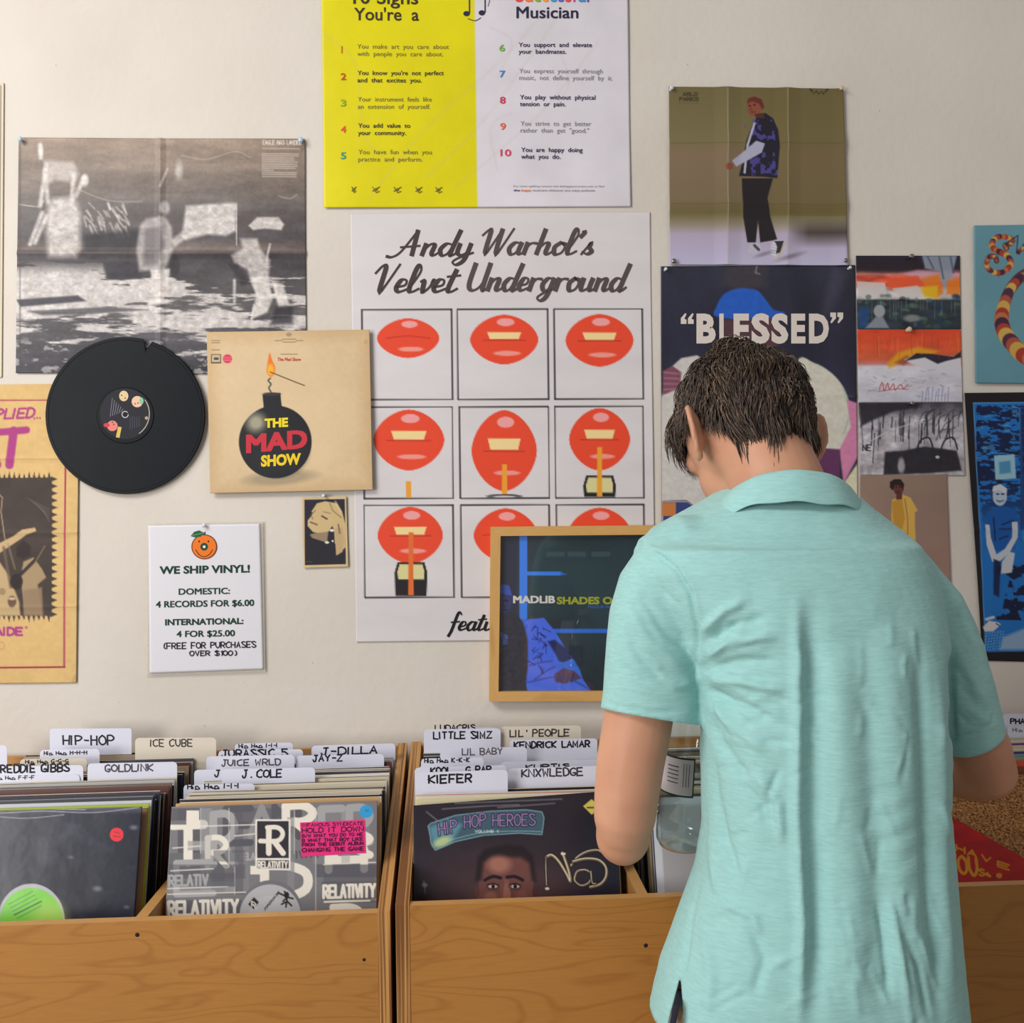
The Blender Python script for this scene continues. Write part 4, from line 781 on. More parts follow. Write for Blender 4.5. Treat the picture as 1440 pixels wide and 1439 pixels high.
C.vgrad([(752, (30, 40, 48)), (800, (40, 56, 64)), (900, (38, 50, 58)), (973, (34, 40, 48))]); C.mulnoise(50, 50, .1, 3)
C.rect(702, 752, 728, 973, (36, 36, 56), .8, 4)
for x in (768, 798, 832): C.rect(x, 776, x + 26, 783, (60, 84, 92), .5, 2)
C.rect(772, 752, 862, 755, (50, 66, 74), .6)
C.rect(730.5, 753, 741.5, 872, (52, 112, 206)); C.rect(741, 804, 790, 809.5, (52, 112, 206)); C.poly([(788, 804.5), (798, 808), (788, 809.5)], (40, 90, 170)); C.rect(778, 884.5, 927, 890.5, (44, 96, 186))
C.poly([(733, 872), (765, 869), (782, 890), (800, 920), (814, 940), (820, 956), (832, 973), (742, 973), (738, 955), (742, 910)], (62, 96, 200), 1, 1.5)
C.poly([(770, 902), (780, 900), (796, 912), (808, 926), (798, 934), (786, 930), (780, 918)], (28, 34, 70), .9, 3); C.poly([(786, 934), (806, 926), (816, 944), (818, 956), (800, 944), (784, 940)], (52, 96, 190), 1, 2)
C.poly([(780, 948), (792, 940), (808, 944), (818, 954), (806, 958), (794, 962), (780, 958)], (74, 58, 84), 1, 1.5)
for i in range(4): C.line([(786 + i * 7, 948), (783 + i * 7, 960)], 1.4, (40, 32, 56), .7)
for l in ([(745, 936), (760, 932), (776, 930)], [(752, 956), (768, 944), (780, 938)], [(742, 960), (790, 952), (830, 970)]): C.line(l, 2.4, (40, 54, 130), .7, 2, smooth=True)
C.ell(710, 842, 10.5, 20, (44, 48, 92), 1, 2); C.poly([(702, 826), (706, 822), (716, 824), (720, 838), (702, 834)], (52, 74, 156), 1, 1.5); C.ell(712, 845, 3, 1.4, (14, 14, 30), .9); C.ell(704, 845, 1.6, 1.2, (14, 14, 30), .9); C.line([(706, 858), (713, 858)], 1.6, (24, 22, 46), .9); C.line([(708, 846), (706, 852), (710, 853)], 1.2, (24, 24, 50), .8)
C.poly([(702, 866), (714, 868), (724, 862), (736, 876), (742, 900), (742, 940), (738, 973), (702, 973)], (38, 36, 48), 1, 3); C.poly([(703, 888), (714, 894), (714, 906), (706, 908)], (58, 72, 130), .9, 2)
sl = C.win(702, 868, 742, 973); C.C[sl] *= (1 + .5 * (C.noise(4, 4, 3, 7)[sl] - .5))[..., None]
rs = random.Random(3)
for i in range(20):
    x, y = rs.uniform(742, 768), rs.uniform(880, 942); C.line([(x, y), (x + rs.uniform(-3, 8), y + rs.uniform(-6, 8)), (x + rs.uniform(-6, 10), y + rs.uniform(-4, 12))], 1, (18, 20, 50), .8)
C.C *= 1.22; C.build('record_cover', Plane((0, -.012, 1), (0, -1, 0)), M_PRINT, E, off=0, thick=.003)
I = Inks(Plane((0, -.012, 1), (0, -1, 0)), .0004)
I.font('MADLIB', 721.5, 780.5, 848.5, 10.5, (226, 222, 216), .06); I.font('SHADES OF BLUE', 783, 912, 850, 10.5, (168, 176, 50), .04); I.font('MADLIB INVADES BLUE NOTE', 827, 912, 855.5, 4, (60, 110, 190), .02)
I.build('lettering', E)
M_GLASS = thin_clear('clear_glass', (255, 255, 255), .03, 1.45)
mb = MB(); N2 = [PF.at(x, y, -.006) for x, y in iq]; N3 = [q + np.array((0, .002, 0)) for q in N2]; mb.hexa([N3[0], N3[1], N3[2], N3[3], N2[0], N2[1], N2[2], N2[3]]); mb.build('glass_pane', M_GLASS, E)
# ---- push pins
M_PINC = mat('clear_plastic_pin', (206, 214, 222), .15, .5); M_PINM = mat('steel_pin', (150, 146, 140), .25, .5, metal=1); M_PINT = mat('beige_pin', (206, 186, 156), .3, .5); M_PINB = mat('pale_blue_pin', (178, 204, 222), .2, .5)
for (x, y, r, m, lb) in [(31, 198, 3.3, M_PINB, 'pale blue push pin at the top left corner of the moon poster'), (424, 199, 3.6, M_PINB, 'pale blue push pin at the top right corner of the moon poster'),
        (288.5, 739, 3.0, M_PINC, 'clear push pin at the top of the laminated price sign'), (456, 697.5, 2.6, M_PINC, 'clear push pin above the sepia portrait card'),
        (943, 126.5, 3.0, M_PINC, 'clear push pin at the top left corner of the olive poster'), (1181, 126.5, 3.2, M_PINT, 'ivory push pin at the top right corner of the olive poster'),
        (946.5, 369, 3.6, M_PINM, 'steel push pin at the lower left corner of the olive poster'), (1187, 368, 3.2, M_PINM, 'steel push pin at the lower right corner of the olive poster'),
        (935, 380, 2.4, M_PINC, 'clear push pin at the top left corner of the dark blue poster'), (1193, 378, 2.4, M_PINC, 'clear push pin at the top right corner of the dark blue poster'),
        (1279.5, 362, 3.4, M_PINM, 'steel push pin at the top of the upper painted print'), (1276, 464.5, 3.8, M_PINT, 'ivory push pin between the upper and middle painted prints'), (1280, 568, 2.8, M_PINM, 'steel push pin at the top of the charcoal print')]:
    p = Vector(wallplane(.004).at(x, y, 0.0).tolist()); k = r * 2.0 / 1440
    e = empty('push_pin', p, lb, 'push pin', 'push pins holding the posters')
    mb = MB(); mb.lathe(p, [(k * .2, -.003), (k * .75, 0), (k * .75, .0015), (k * .45, .0025), (k * .40, .007), (k * .9, .0085), (k, .0105), (k * .7, .0118), (0.0001, .012)], 16, axis=(0, -1, 0)); mb.build('pin_head', m, e, True)
    mb = MB(); mb.tube([p + Vector((0, -.001, 0)), p + Vector((0, .012, 0))], .0006, 6); mb.build('pin_needle', M_PINM, e)
# ================================================================ record bins
M_PLY = mat('bin_plywood', (172, 118, 58), .42, .45, fn=wood_fn((176, 122, 58), (164, 110, 50), (1.5, 1.5, 7.5), 14))
M_PLYS = mat('bin_plywood_side', (172, 118, 58), .42, .45, fn=wood_fn((186, 134, 74), (150, 100, 50), (2, 2, 3), 4))
def ply_edge(nt, b):
    L = nt.links.new; tc = nd(nt, 'ShaderNodeTexCoord'); mp = nd(nt, 'ShaderNodeMapping'); mp.inputs['Scale'].default_value = (330, 1, 3)
    n = nd(nt, 'ShaderNodeTexNoise'); n.inputs['Scale'].default_value = 1; n.inputs['Detail'].default_value = 1
    r = nd(nt, 'ShaderNodeValToRGB'); e = r.color_ramp.elements; e[0].position = .38; e[0].color = (*lin((120, 76, 38)), 1); e[1].position = .58; e[1].color = (*lin((196, 146, 84)), 1)
    L(tc.outputs['Object'], mp.inputs[0]); L(mp.outputs[0], n.inputs['Vector']); L(n.outputs[0], r.inputs[0]); L(r.outputs[0], b.inputs['Base Color'])
M_EDGE = mat('bin_plywood_edge', (180, 130, 74), .5, .4, fn=ply_edge)
M_RIM = mat('bin_rim', (196, 146, 84), .4, .45, fn=wood_fn((206, 156, 92), (176, 124, 66), (2, 2, 60), 2))
CZ = CAMP[2]
ZF, ZI, ZB = 1.47, 1.487, 1.975                 # front face, inside of the front panel, back (distance from the camera)
def wx(px, py, Z): return float(Qa(px, py, Z)[0])
def wz(px, py, Z): return float(Qa(px, py, Z)[2])
def Y(Z): return -2 + Z
def proj(p):
    q = (np.asarray(p, float) - CAMP) @ CRn; return np.stack([720 + FPX * q[..., 0] / -q[..., 2], 719.5 - FPX * q[..., 1] / -q[..., 2]], -1)
def side_panel(e, x0, x1, zf, zb, name='side_panel'):
    mb = MB(); yf, yb = Y(ZF) - .001, Y(ZB)
    v = [(x, y, z) for x in (x0, x1) for (y, z) in ((yf, .0), (yf, zf), (yb, zb), (yb, .0))]
    mb.v = v; mb.f = [(0, 1, 2, 3), (7, 6, 5, 4), (0, 4, 5, 1), (1, 5, 6, 2), (2, 6, 7, 3), (3, 7, 4, 0)]; mb.m = [0, 0, 1, 1, 0, 0]
    return mb.build(name, [M_PLYS, M_EDGE], e)
def divider(e, x0, x1, z):
    mb = MB(); mb.box(x0, x1, Y(ZI) + .001, Y(ZB) - .014, .60, z); mb.m = [0, 1, 0, 0, 0, 0]; mb.build('divider', [M_PLYS, M_RIM], e)
def front(e, x0, x1, z, zl=None):
    mb = MB(); zl = z if zl is None else zl
    mb.hexa([(x0, Y(ZF), 0.0), (x1, Y(ZF), 0.0), (x1, Y(ZI), 0.0), (x0, Y(ZI), 0.0), (x0, Y(ZF), zl), (x1, Y(ZF), z), (x1, Y(ZI), z), (x0, Y(ZI), zl)]); mb.m = [0, 1, 0, 0, 0, 0]; mb.build('front_panel', [M_PLY, M_RIM], e)
zL = wz(532, 1284, ZF); zR = wz(578, 1274, ZF); FLOOR_Z = .648
xl1, xl0 = wx(548.5, 1283, ZF), wx(531, 1283, ZF)
xm0, xm1 = wx(556, 1275, ZF), wx(575, 1275, ZF)
zbL, zbR = wz(568, 1049, 1.95), wz(588, 1047, 1.95)
def bottom(e, x0, x1): mb = MB(); mb.box(x0, x1, Y(ZI), Y(ZB) - .014, FLOOR_Z - .018, FLOOR_Z); mb.build('bottom_board', M_PLYS, e)
def back(e, x0, x1, z): mb = MB(); mb.box(x0, x1, Y(ZB) - .013, Y(ZB), 0, z - .004); mb.build('back_panel', M_PLYS, e)
E1 = empty('record_bin', (xl0 - .5, Y(ZF), 0), 'honey plywood record bin at the left, holding the first two rows of records', 'record bin')
front(E1, -1.20, xl0, zL); side_panel(E1, xl0, xl1, zL + .002, zbL); side_panel(E1, -1.218, -1.20, zL, zbL); bottom(E1, -1.20, xl0); back(E1, -1.20, xl0, zbL)
dl = wx(193, 1288, ZF); divider(E1, dl - .008, dl + .008, zL - .001); divider(E1, dl - .42, dl - .404, zL - .001)
E2 = empty('record_bin', (xm1 + .5, Y(ZF), 0), 'honey plywood record bin at the right, in front of which the person stands', 'record bin')
d1 = wx(906, 1256, ZF); d2 = d1 + .345; XR = d2 + .76
front(E2, xm1, XR, zR); side_panel(E2, xm0, xm1, zR + .002, zbR); side_panel(E2, XR, XR + .018, zR, zbR); bottom(E2, xm1, XR); back(E2, xm1, XR, zbR)
divider(E2, d1 - .008, d1 + .008, zR - .001); divider(E2, d2 - .008, d2 + .008, zR - .001)
M_DARK = mat('dark_hole', (30, 16, 10), .8)
for (e, px, py, r) in ((E1, 193, 1315, .0026), (E1, 512, 1350, .002), (E2, 908, 1330, .0026)):
    p = Q(px, py, ZF - .0002); mb = MB(); mb.lathe(p, [(0.0001, .001), (r * .8, .0008), (r, .0002), (r * 1.2, 0)], 10, axis=(0, -1, 0)); mb.build('screw_hole', M_DARK, e)
# ---------------------------------------------------------------- records and divider cards
def lean(Z): return float(np.interp(Z, [1.58, 1.95], [.29, .09]))
def rplane(x, Z, z):
    l = lean(Z); return Plane((x, Y(Z), z), (0, -1, l))
def leaning_box(mb, x0, x1, Z, ztop, h, th, tl=0.0, mface=0, mtop=1):
    l = lean(Z); mid = (x0 + x1) / 2; v = []
    for z in (-h, 0):
        for (x, d) in ((x0, 0), (x1, 0), (x1, th), (x0, th)):
            zz = ztop + z + (x - mid) * tl; v.append((x, Y(Z) + d + z * l, zz))
    n = len(mb.v); mb.hexa(v); mb.m[-6:] = [mface, mtop, mface, mface, mface, mface]
SL = [(34, 34, 40), (26, 26, 32), (206, 196, 172), (220, 214, 204), (150, 130, 104), (60, 62, 74), (24, 32, 54), (196, 190, 186), (118, 96, 74), (46, 40, 40), (170, 168, 166), (88, 44, 40), (200, 176, 130), (40, 60, 84)]
TOPS = [(226, 214, 186), (232, 226, 214), (40, 38, 42), (30, 30, 36), (206, 186, 146), (240, 236, 230), (150, 140, 130), (24, 24, 28)]
def rec_mat(c): return mat('sleeve_card_%d_%d_%d' % tuple(c), c, .42, .45)
def record(x0, x1, Z, z, seed, label, group, face=None, top=None, tl=0.0, th=None):
    r = random.Random(seed); face = face or r.choice(SL); top = top or r.choice(TOPS); th = th or r.uniform(.003, .0045)
    mb = MB(); leaning_box(mb, x0, x1, Z, z, min(.312, z - FLOOR_Z - .004), th, tl)
    o = mb.build('record_sleeve', [rec_mat(face), rec_mat(top)]); o.location = (0, 0, 0)
    return tag(o, label, 'record', group)
def zpx(xc, Zs, ys): hs = [wz(xc, y, Z) for Z, y in zip(Zs, ys)]; return lambda Z: float(np.interp(Z, Zs, hs))
def zline(zs, hs): return lambda Z: CZ - float(np.interp(Z, zs, hs))
def cname(c):
    r, g, b = c
    if max(c) < 62: return 'dark blue' if b > r + 14 else 'black'
    if g > b + 40 and g > r: return 'lime green'
    if r > 150 and r > g + 60 and r > b + 60: return 'orange'
    if b > r + 12: return 'slate blue' if max(c) < 150 else 'pale blue'
    if min(c) > 190: return 'white'
    if r > b + 28: return 'brown' if r < 165 else ('tan' if r < 200 else 'cream')
    return 'grey' if max(c) < 190 else 'pale grey'
def fill(x0, x1, Zs, zf, cards, where, group, first=(), seed=0, jitter=.003, extra=0.0):
    k = 0; ords = ['first', 'second', 'third', 'fourth', 'fifth', 'sixth', 'seventh', 'eighth', 'ninth', 'tenth', 'eleventh', 'twelfth']
    for i, Z in enumerate(Zs):
        if any(-.0062 < Z - c < .002 for c in cards): continue
        r = random.Random(seed * 1000 + i); dx = r.uniform(.0, .005); zz = zf(Z) + r.uniform(-jitter, jitter) - (.006 if r.random() < .25 else 0)
        f, t = first[i] if i < len(first) else (r.choice(SL), r.choice(TOPS))
        if k < 12: lb = '%s record with a %s top edge, %s behind %s' % (cname(f), cname(t), ords[k], where)
        else: lb = 'record sleeve packed deep at the back, beyond the twelfth behind ' + where
        record(x0 + dx, x1 + dx + extra * (Z - 1.6), Z, zz, seed * 1000 + i, lb, group if k < 12 else group + ', at the back', f, t, r.uniform(-.008, .008)); k += 1
M_CARD = mat('white_divider_plastic', (212, 214, 230), .35, .4); M_CARDC = mat('cream_divider_plastic', (216, 206, 190), .35, .4)
BK = (22, 20, 28)
def card(px0, py0, px1, py1, Z, texts, label, m=None, slope=-.02, r=5, depth=.09):
    m = m or M_CARD; P = rplane(wx((px0 + px1) / 2, py0, Z), Z, wz((px0 + px1) / 2, py0, Z))
    s = lambda x, y: (x, y + (x - px0) * slope)
    yb = py0 + depth / Z * 1440
    pts = [s(px0, py0 + r), s(px0 + r * .3, py0 + r * .3), s(px0 + r, py0), s(px1 - r, py0), s(px1 - r * .3, py0 + r * .3), s(px1, py0 + r), s(px1, yb), s(px0, yb)]
    a = np.array(pts); F = P.at(a[:, 0], a[:, 1], 0.0); B = P.at(a[:, 0], a[:, 1], -.0007); n = len(pts)
    e = empty('divider_card', Vector(F.mean(0).tolist()), label, 'divider card', 'handwritten divider cards between the records')
    fs = [tuple(range(n))[::-1], tuple(range(n, 2 * n))] + [(i, (i + 1) % n, n + (i + 1) % n, n + i) for i in range(n)]
    mesh_obj('card', np.concatenate([F, B]), fs, m, e)
    if texts:
        I = Inks(P, .0003)
        for (t, x0, x1, yb_, cap, w, *k) in texts: I.hand(t, x0, x1, yb_, cap, w * 1.15, k[0] if k else BK, slope=slope, jit=.35)
        I.build('lettering', e)
    return e
def W(x, y): return f'white divider card {x}', y
# compartment 1
zf1 = zpx(100, [1.6, 1.8, 1.93], [1137, 1097, 1063]); x1 = wx(200, 1138, 1.6); x0 = x1 - .315
c1 = [1.795, 1.80, 1.804, 1.853, 1.884, 1.90, 1.905, 1.932]
fill(x0, x1, np.arange(1.612, 1.94, .0088), zf1, c1, 'the plastic-wrapped one', 'records packed in the leftmost compartment',
     [((150, 120, 92), (216, 206, 196)), ((168, 184, 52), (150, 170, 60)), ((176, 190, 60), (220, 220, 200)), ((190, 196, 210), (206, 204, 214)), ((24, 24, 30), (150, 150, 170)), ((28, 28, 34), (36, 40, 70)), ((20, 20, 26), (220, 210, 180)), ((18, 24, 44), (30, 30, 36)), ((16, 24, 48), (226, 216, 190)), ((206, 196, 170), (40, 40, 44)), ((22, 22, 28), (28, 28, 36)), ((150, 130, 110), (170, 150, 140))], 1)
card(-30, 1079, 117, 1110, 1.80, [('FREDDIE GIBBS', -8, 97, 1087, 10.5, 2.1)], 'white divider card in thick black capitals, next to the eight-letter grey one')
card(123, 1074, 249, 1105, 1.804, [('GOLDLINK', 148, 215, 1085.5, 9.5, 1.8, (78, 70, 80))], 'white divider card with one grey word of eight letters, first compartment')
card(-30, 1092, 112, 1120, 1.795, [('Hip Hop F-F-F', -8, 48, 1097, 5, 1.1, (70, 66, 76))], 'low white divider card with small script, front left corner of the first compartment', slope=-.02)
card(28, 1068, 122, 1080, 1.853, [('Hip Hop G-G-G', 36, 96, 1074, 5, 1.1)], 'thin cream divider card barely showing behind the two front cards at the left', M_CARDC)
card(56, 1055, 140, 1080, 1.884, [('Hip Hop H-H-H', 62, 122, 1062, 5, 1.2, (50, 46, 54))], 'small white divider card with a line of small script, under the tallest card')
card(190, 1038, 304, 1080, 1.905, [('ICE CUBE', 212, 270, 1050, 9.5, 1.5, (60, 56, 60))], 'cream divider card with two thin-lettered words, right of the tallest card', M_CARDC, -.005)
card(70, 1025, 185, 1075, 1.932, [('HIP-HOP', 89, 160, 1048, 13, 2.0, (34, 32, 40))], 'tallest white divider card, lettered HIP-HOP', slope=-.005, r=3)
card(-24, 1049, 10, 1080, 1.90, None, 'plain white divider card cut off by the left edge')
# compartment 2
zf2 = zpx(390, [1.6, 1.72, 1.8, 1.93], [1131, 1110, 1094, 1062]); x0 = wx(242, 1135, 1.6); x1 = x0 + .3135
c2 = [1.735, 1.775, 1.792, 1.857, 1.863, 1.888, 1.905, 1.922]
fill(x0, x1, np.arange(1.612, 1.94, .0088), zf2, c2, 'the grey patterned one', 'records packed in the second compartment',
     [((190, 150, 100), (214, 140, 80)), ((206, 150, 96), (196, 160, 120)), ((210, 200, 180), (236, 230, 214)), ((30, 30, 34), (226, 216, 190)), ((40, 40, 46), (30, 28, 30)), ((216, 210, 200), (240, 236, 226)), ((26, 26, 30), (34, 32, 34)), ((200, 190, 170), (226, 220, 206))], 2, extra=.0)
card(258, 1104, 358, 1130, 1.735, [('Hip Hop I-I-I', 264, 336, 1110, 7, 1.5)], 'low white divider card with small script, nearest in the second compartment')
card(312, 1082, 443, 1115, 1.775, [('J. COLE', 341, 396, 1094, 10.5, 2.0)], 'white divider card with a J and a short word, middle of the second compartment')
card(273, 1083, 322, 1112, 1.792, [("J'", 302, 314, 1092, 8.5, 1.8)], 'white divider card mostly hidden, only a J showing, second compartment')
card(416, 1063, 540, 1095, 1.863, [('JAY-Z', 440, 481, 1071, 8.5, 1.9)], 'wide white divider card with thick black J word at the right of the second compartment')
card(290, 1064, 414, 1095, 1.857, [('JUICE WRLD', 312, 394, 1077.5, 8.5, 1.6, (70, 64, 70))], 'white divider card with two grey words in the second compartment')
card(307, 1056, 426, 1090, 1.888, [('JURASSIC 5', 312, 404, 1065, 9.5, 2.0)], 'white divider card with its lettering half covered by the grey-lettered card')
card(438, 1049, 556, 1085, 1.905, [('J-DILLA', 452, 530, 1062, 10, 2.0)], 'white divider card at the back right of the second compartment, black letters half covered', slope=-.03)
card(330, 1046, 412, 1080, 1.922, [('Hip Hop I-I-I', 336, 390, 1052, 5.5, 1.2)], 'small white divider card with small script at the back of the second compartment')
# compartment 3
zf3 = zpx(720, [1.6, 1.66, 1.7, 1.8, 1.93], [1122, 1112, 1104, 1083, 1056]); x0 = wx(582, 1136, 1.6); x1 = x0 + .3145
c3 = [1.66, 1.676, 1.684, 1.698, 1.703, 1.752, 1.775, 1.82, 1.85, 1.92, 1.93, 1.938]
fill(x0, x1, np.arange(1.612, 1.94, .0088), zf3, c3, 'the one with a face', 'records packed in the third compartment',
     [((206, 196, 160), (222, 210, 170)), ((214, 206, 180), (232, 226, 210)), ((210, 200, 180), (200, 60, 60)), ((200, 190, 170), (226, 220, 206))], 3)
card(584, 1087, 714, 1130, 1.66, [('KIEFER', 603, 663, 1102, 11, 2.3)], 'white divider card lettered in thick black, nearest in the third compartment', slope=-.035, r=6)
card(714, 1081, 850, 1125, 1.684, [('KNXWLEDGE', 734, 819, 1093, 10.5, 1.9, (56, 50, 60))], 'white divider card with one nine-letter grey word, beside the person\'s elbow', slope=-.03, r=7)
card(583, 1080, 712, 1118, 1.70, [('KOOL & G RAP', 606, 690, 1089, 9, 2.0)], 'white divider card peeping over the nearest one, third compartment', slope=-.03)
card(592, 1067, 680, 1095, 1.752, [('Hip Hop K-K-K', 597, 660, 1073, 6, 1.3)], 'small white divider card with small script at the left of the third compartment')
card(704, 1072, 848, 1100, 1.775, [('KURTIS', 740, 800, 1082, 6, 1.6)], 'white divider card behind the nine-letter one, third compartment', slope=-.03)
card(619, 1053, 741, 1088, 1.82, [('LIL BABY', 650, 706, 1062, 9, 1.5, (90, 84, 92))], 'white divider card with two thin grey words, middle of the third compartment')
card(717, 1041, 840, 1075, 1.85, [('KENDRICK LAMAR', 723, 829, 1052.5, 8.5, 1.9)], 'white divider card with two thick black words, right side of the third compartment', slope=-.02, r=4)
card(596, 1026, 704, 1070, 1.92, [('LITTLE SIMZ', 610, 691, 1039.5, 9.5, 1.9)], 'white divider card with two black words at the back left of the third compartment', slope=-.015)
card(704, 1022, 817, 1066, 1.93, [("LIL' PEOPLE", 717, 800, 1036.5, 9.5, 1.6, (48, 44, 52))], 'cream divider card with two words at the back of the third compartment', M_CARDC, -.015)
card(624, 1024, 700, 1060, 1.938, [('LUDACRIS', 612, 668, 1028, 8, 1.6)], 'white divider card just peeping out at the back wall, third compartment', slope=-.01)
# compartments 4 and 5, mostly behind the person
zf4 = zpx(1080, [1.6, 1.93], [1118, 1050]); x0 = wx(921, 1200, 1.58)
fill(x0, x0 + .292, np.arange(1.62, 1.94, .011), zf4, [], 'the white one', 'records packed in the fourth compartment', [((54, 58, 70), (60, 60, 70)), ((150, 150, 158), (200, 200, 206))], 4)
record(x0 + .0, x0 + .295, 1.60, zf4(1.6), 401, 'plain white record sleeve at the front of the compartment behind the bottle', 'records packed in the fourth compartment', (206, 208, 216), (200, 200, 206))
mb = MB(); leaning_box(mb, wx(934, 1220, 1.56), wx(934, 1220, 1.56) + .26, 1.588, zf4(1.6) - .01, .29, .006); tag(mb.build('record_sleeve', [rec_mat((176, 174, 176)), rec_mat((210, 206, 200))]), 'light grey record sleeve in front of the plain white one behind the bottle', 'record', 'records packed in the fourth compartment')
zf5 = zline([1.8, 1.95], [.43, .425]); xa = d2 + .012; xb = XR - .008; xra = wx(1352, 1040, 1.9); xrb = xra + .315
for i, (Z, c, h) in enumerate([(1.940, (190, 180, 160), .432), (1.932, (216, 206, 190), .435), (1.924, (120, 60, 120), .4385), (1.916, (206, 190, 160), .441), (1.908, (214, 206, 180), .445), (1.900, (60, 62, 110), .449), (1.892, (130, 140, 150), .452), (1.884, (120, 160, 130), .456), (1.876, (206, 80, 50), .460), (1.867, (120, 62, 34), .470)]):
    record(xra + (i % 3) * .002, xrb + (i % 3) * .002, Z, CZ - h, 500 + i, cname(c) + ' record, ' + ['hindmost', 'ninth', 'eighth', 'seventh', 'sixth', 'fifth', 'fourth', 'third', 'second', 'nearest'][i] + ' of the row beyond the right elbow', 'records at the back of the rightmost compartment', c, c)
card(1411, 1004, 1500, 1040, 1.957, [('PHAR', 1421, 1448, 1018, 7, 1.7)], 'white divider card with thick black letters at the far right edge', slope=0, r=4)
card(1417, 1021, 1500, 1050, 1.949, [('Hip Hop P', 1424, 1470, 1029, 5, 1.0, (120, 116, 130))], 'low white divider card with small script at the far right edge', slope=0, r=2)
def cork(nt, b):
    L = nt.links.new; tc = nd(nt, 'ShaderNodeTexCoord'); n = nd(nt, 'ShaderNodeTexNoise'); n.inputs['Scale'].default_value = 260; n.inputs['Detail'].default_value = 3
    r = nd(nt, 'ShaderNodeValToRGB'); e = r.color_ramp.elements; e[0].position = .38; e[0].color = (*lin((92, 58, 34)), 1); e[1].position = .66; e[1].color = (*lin((190, 138, 84)), 1)
    bp = nd(nt, 'ShaderNodeBump'); bp.inputs['Strength'].default_value = .6; bp.inputs['Distance'].default_value = .002
    L(tc.outputs['Object'], n.inputs['Vector']); L(n.outputs[0], r.inputs[0]); L(r.outputs[0], b.inputs['Base Color']); L(n.outputs[0], bp.inputs['Height']); L(bp.outputs[0], b.inputs['Normal'])
za, zb_ = CZ - .685, CZ - .480
mb = MB(); yf, yb = Y(ZI) + .004, Y(1.855)
mb.hexa([(xa, yf, za - .012), (xb, yf, za - .012), (xb, yb, zb_ - .012), (xa, yb, zb_ - .012), (xa, yf, za), (xb, yf, za), (xb, yb, zb_), (xa, yb, zb_)])
tag(mb.build('cork_board', mat('cork', (160, 112, 68), .85, .2, fn=cork)), 'brown cork board sloping across the rightmost compartment', 'board')
PC = Plane((xa, yf, za), np.cross((1, 0, 0), (0, yb - yf, zb_ - za)))
pa, pb_ = PC.at(1335, 1150, 0.0), PC.at(1440, 1210, 0.0); u_ = (pb_ - pa) / np.linalg.norm(pb_ - pa); v_ = np.cross(u_, PC.n); v_ = v_ if v_[1] < 0 else -v_; S_ = .245
pa = pa - u_ * max(0, ((yf + .008) - (pa + u_ * S_ + v_ * S_)[1]) / -u_[1])
cs = [pa, pa + u_ * S_, pa + u_ * S_ + v_ * S_, pa + v_ * S_]; qq = [tuple(proj(c)) for c in cs]
E = empty('red_record_sleeve', Vector(np.mean(cs, 0).tolist()), 'red record sleeve with yellow lettering lying on the cork board', 'record', None)
C = Canvas(qq, 1.0, (168, 30, 28)); C.mulnoise(30, 12, .15, 2)
ye = (206, 142, 30)
C.stroke_text('HA', 1344, 1372, 1199, 8, 2.6, ye, slope=.35); C.stroke_text('V', 1380, 1392, 1212, 7, 2.4, ye, slope=.35); C.stroke_text('E', 1402, 1418, 1221, 7, 2.4, ye, slope=.35)
C.stroke_text('YOU', 1334, 1374, 1228, 24, 4.4, ye, slope=.18, slant=-.1); C.stroke_text('So s', 1376, 1408, 1234, 9, 2.6, ye, slope=.1)
C.build('sleeve_front', PC, M_GLOSS, E, off=.0045, thick=.004)
# ---- the three front records
M_SLV = mat('wrapped_sleeve_print', rough=.25, spec=.4, fn=print_fn(.12, 16)); M_SLVM = mat('sleeve_print', rough=.34, spec=.35, fn=print_fn(.05, 16))
def front_record(name, x0, x1, Z, ztop, tl, label, bg):
    l = lean(Z); mid = (x0 + x1) / 2; h = min(.313, ztop - FLOOR_Z - .009)
    cs = [(x0, Y(Z), ztop + (x0 - mid) * tl), (x1, Y(Z), ztop + (x1 - mid) * tl), (x1, Y(Z) - h * l, ztop - h + (x1 - mid) * tl), (x0, Y(Z) - h * l, ztop - h + (x0 - mid) * tl)]
    P = Plane((mid, Y(Z), ztop), (0, -1, l)); q = [tuple(proj(c)) for c in cs]
    e = empty(name, Vector(np.mean(cs, 0).tolist()), label, 'record'); return e, Canvas(q, 1.05, bg), P
zt = zf1(1.6)
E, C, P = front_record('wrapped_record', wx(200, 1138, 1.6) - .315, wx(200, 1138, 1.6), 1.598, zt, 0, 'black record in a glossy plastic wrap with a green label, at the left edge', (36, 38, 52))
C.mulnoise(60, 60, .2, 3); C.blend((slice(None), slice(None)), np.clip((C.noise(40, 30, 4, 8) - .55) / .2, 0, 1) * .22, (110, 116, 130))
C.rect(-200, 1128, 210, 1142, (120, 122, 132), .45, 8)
for l in ([(0, 1144), (60, 1141), (130, 1143), (195, 1136)], [(0, 1149), (40, 1151), (90, 1146)], [(60, 1137), (120, 1139)]): C.line(l, 1.2, (214, 216, 224), .6, smooth=True)  # highlights of the plastic wrap, painted as pale lines
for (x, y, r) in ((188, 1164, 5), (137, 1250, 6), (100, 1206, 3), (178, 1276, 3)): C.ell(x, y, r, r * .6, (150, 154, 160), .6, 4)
C.ell(44, 1294, 47, 51, (176, 176, 184)); C.ell(44, 1294, 44, 45, (120, 200, 66)); C.ell(70, 1300, 26, 30, (206, 220, 110), .5, 20)
for i in range(5): C.line([(12 + i * 3, 1276 + i * 5 - 4), (46 + i * 3, 1258 + i * 5 - 4)], 1.2, (60, 120, 50), .7)
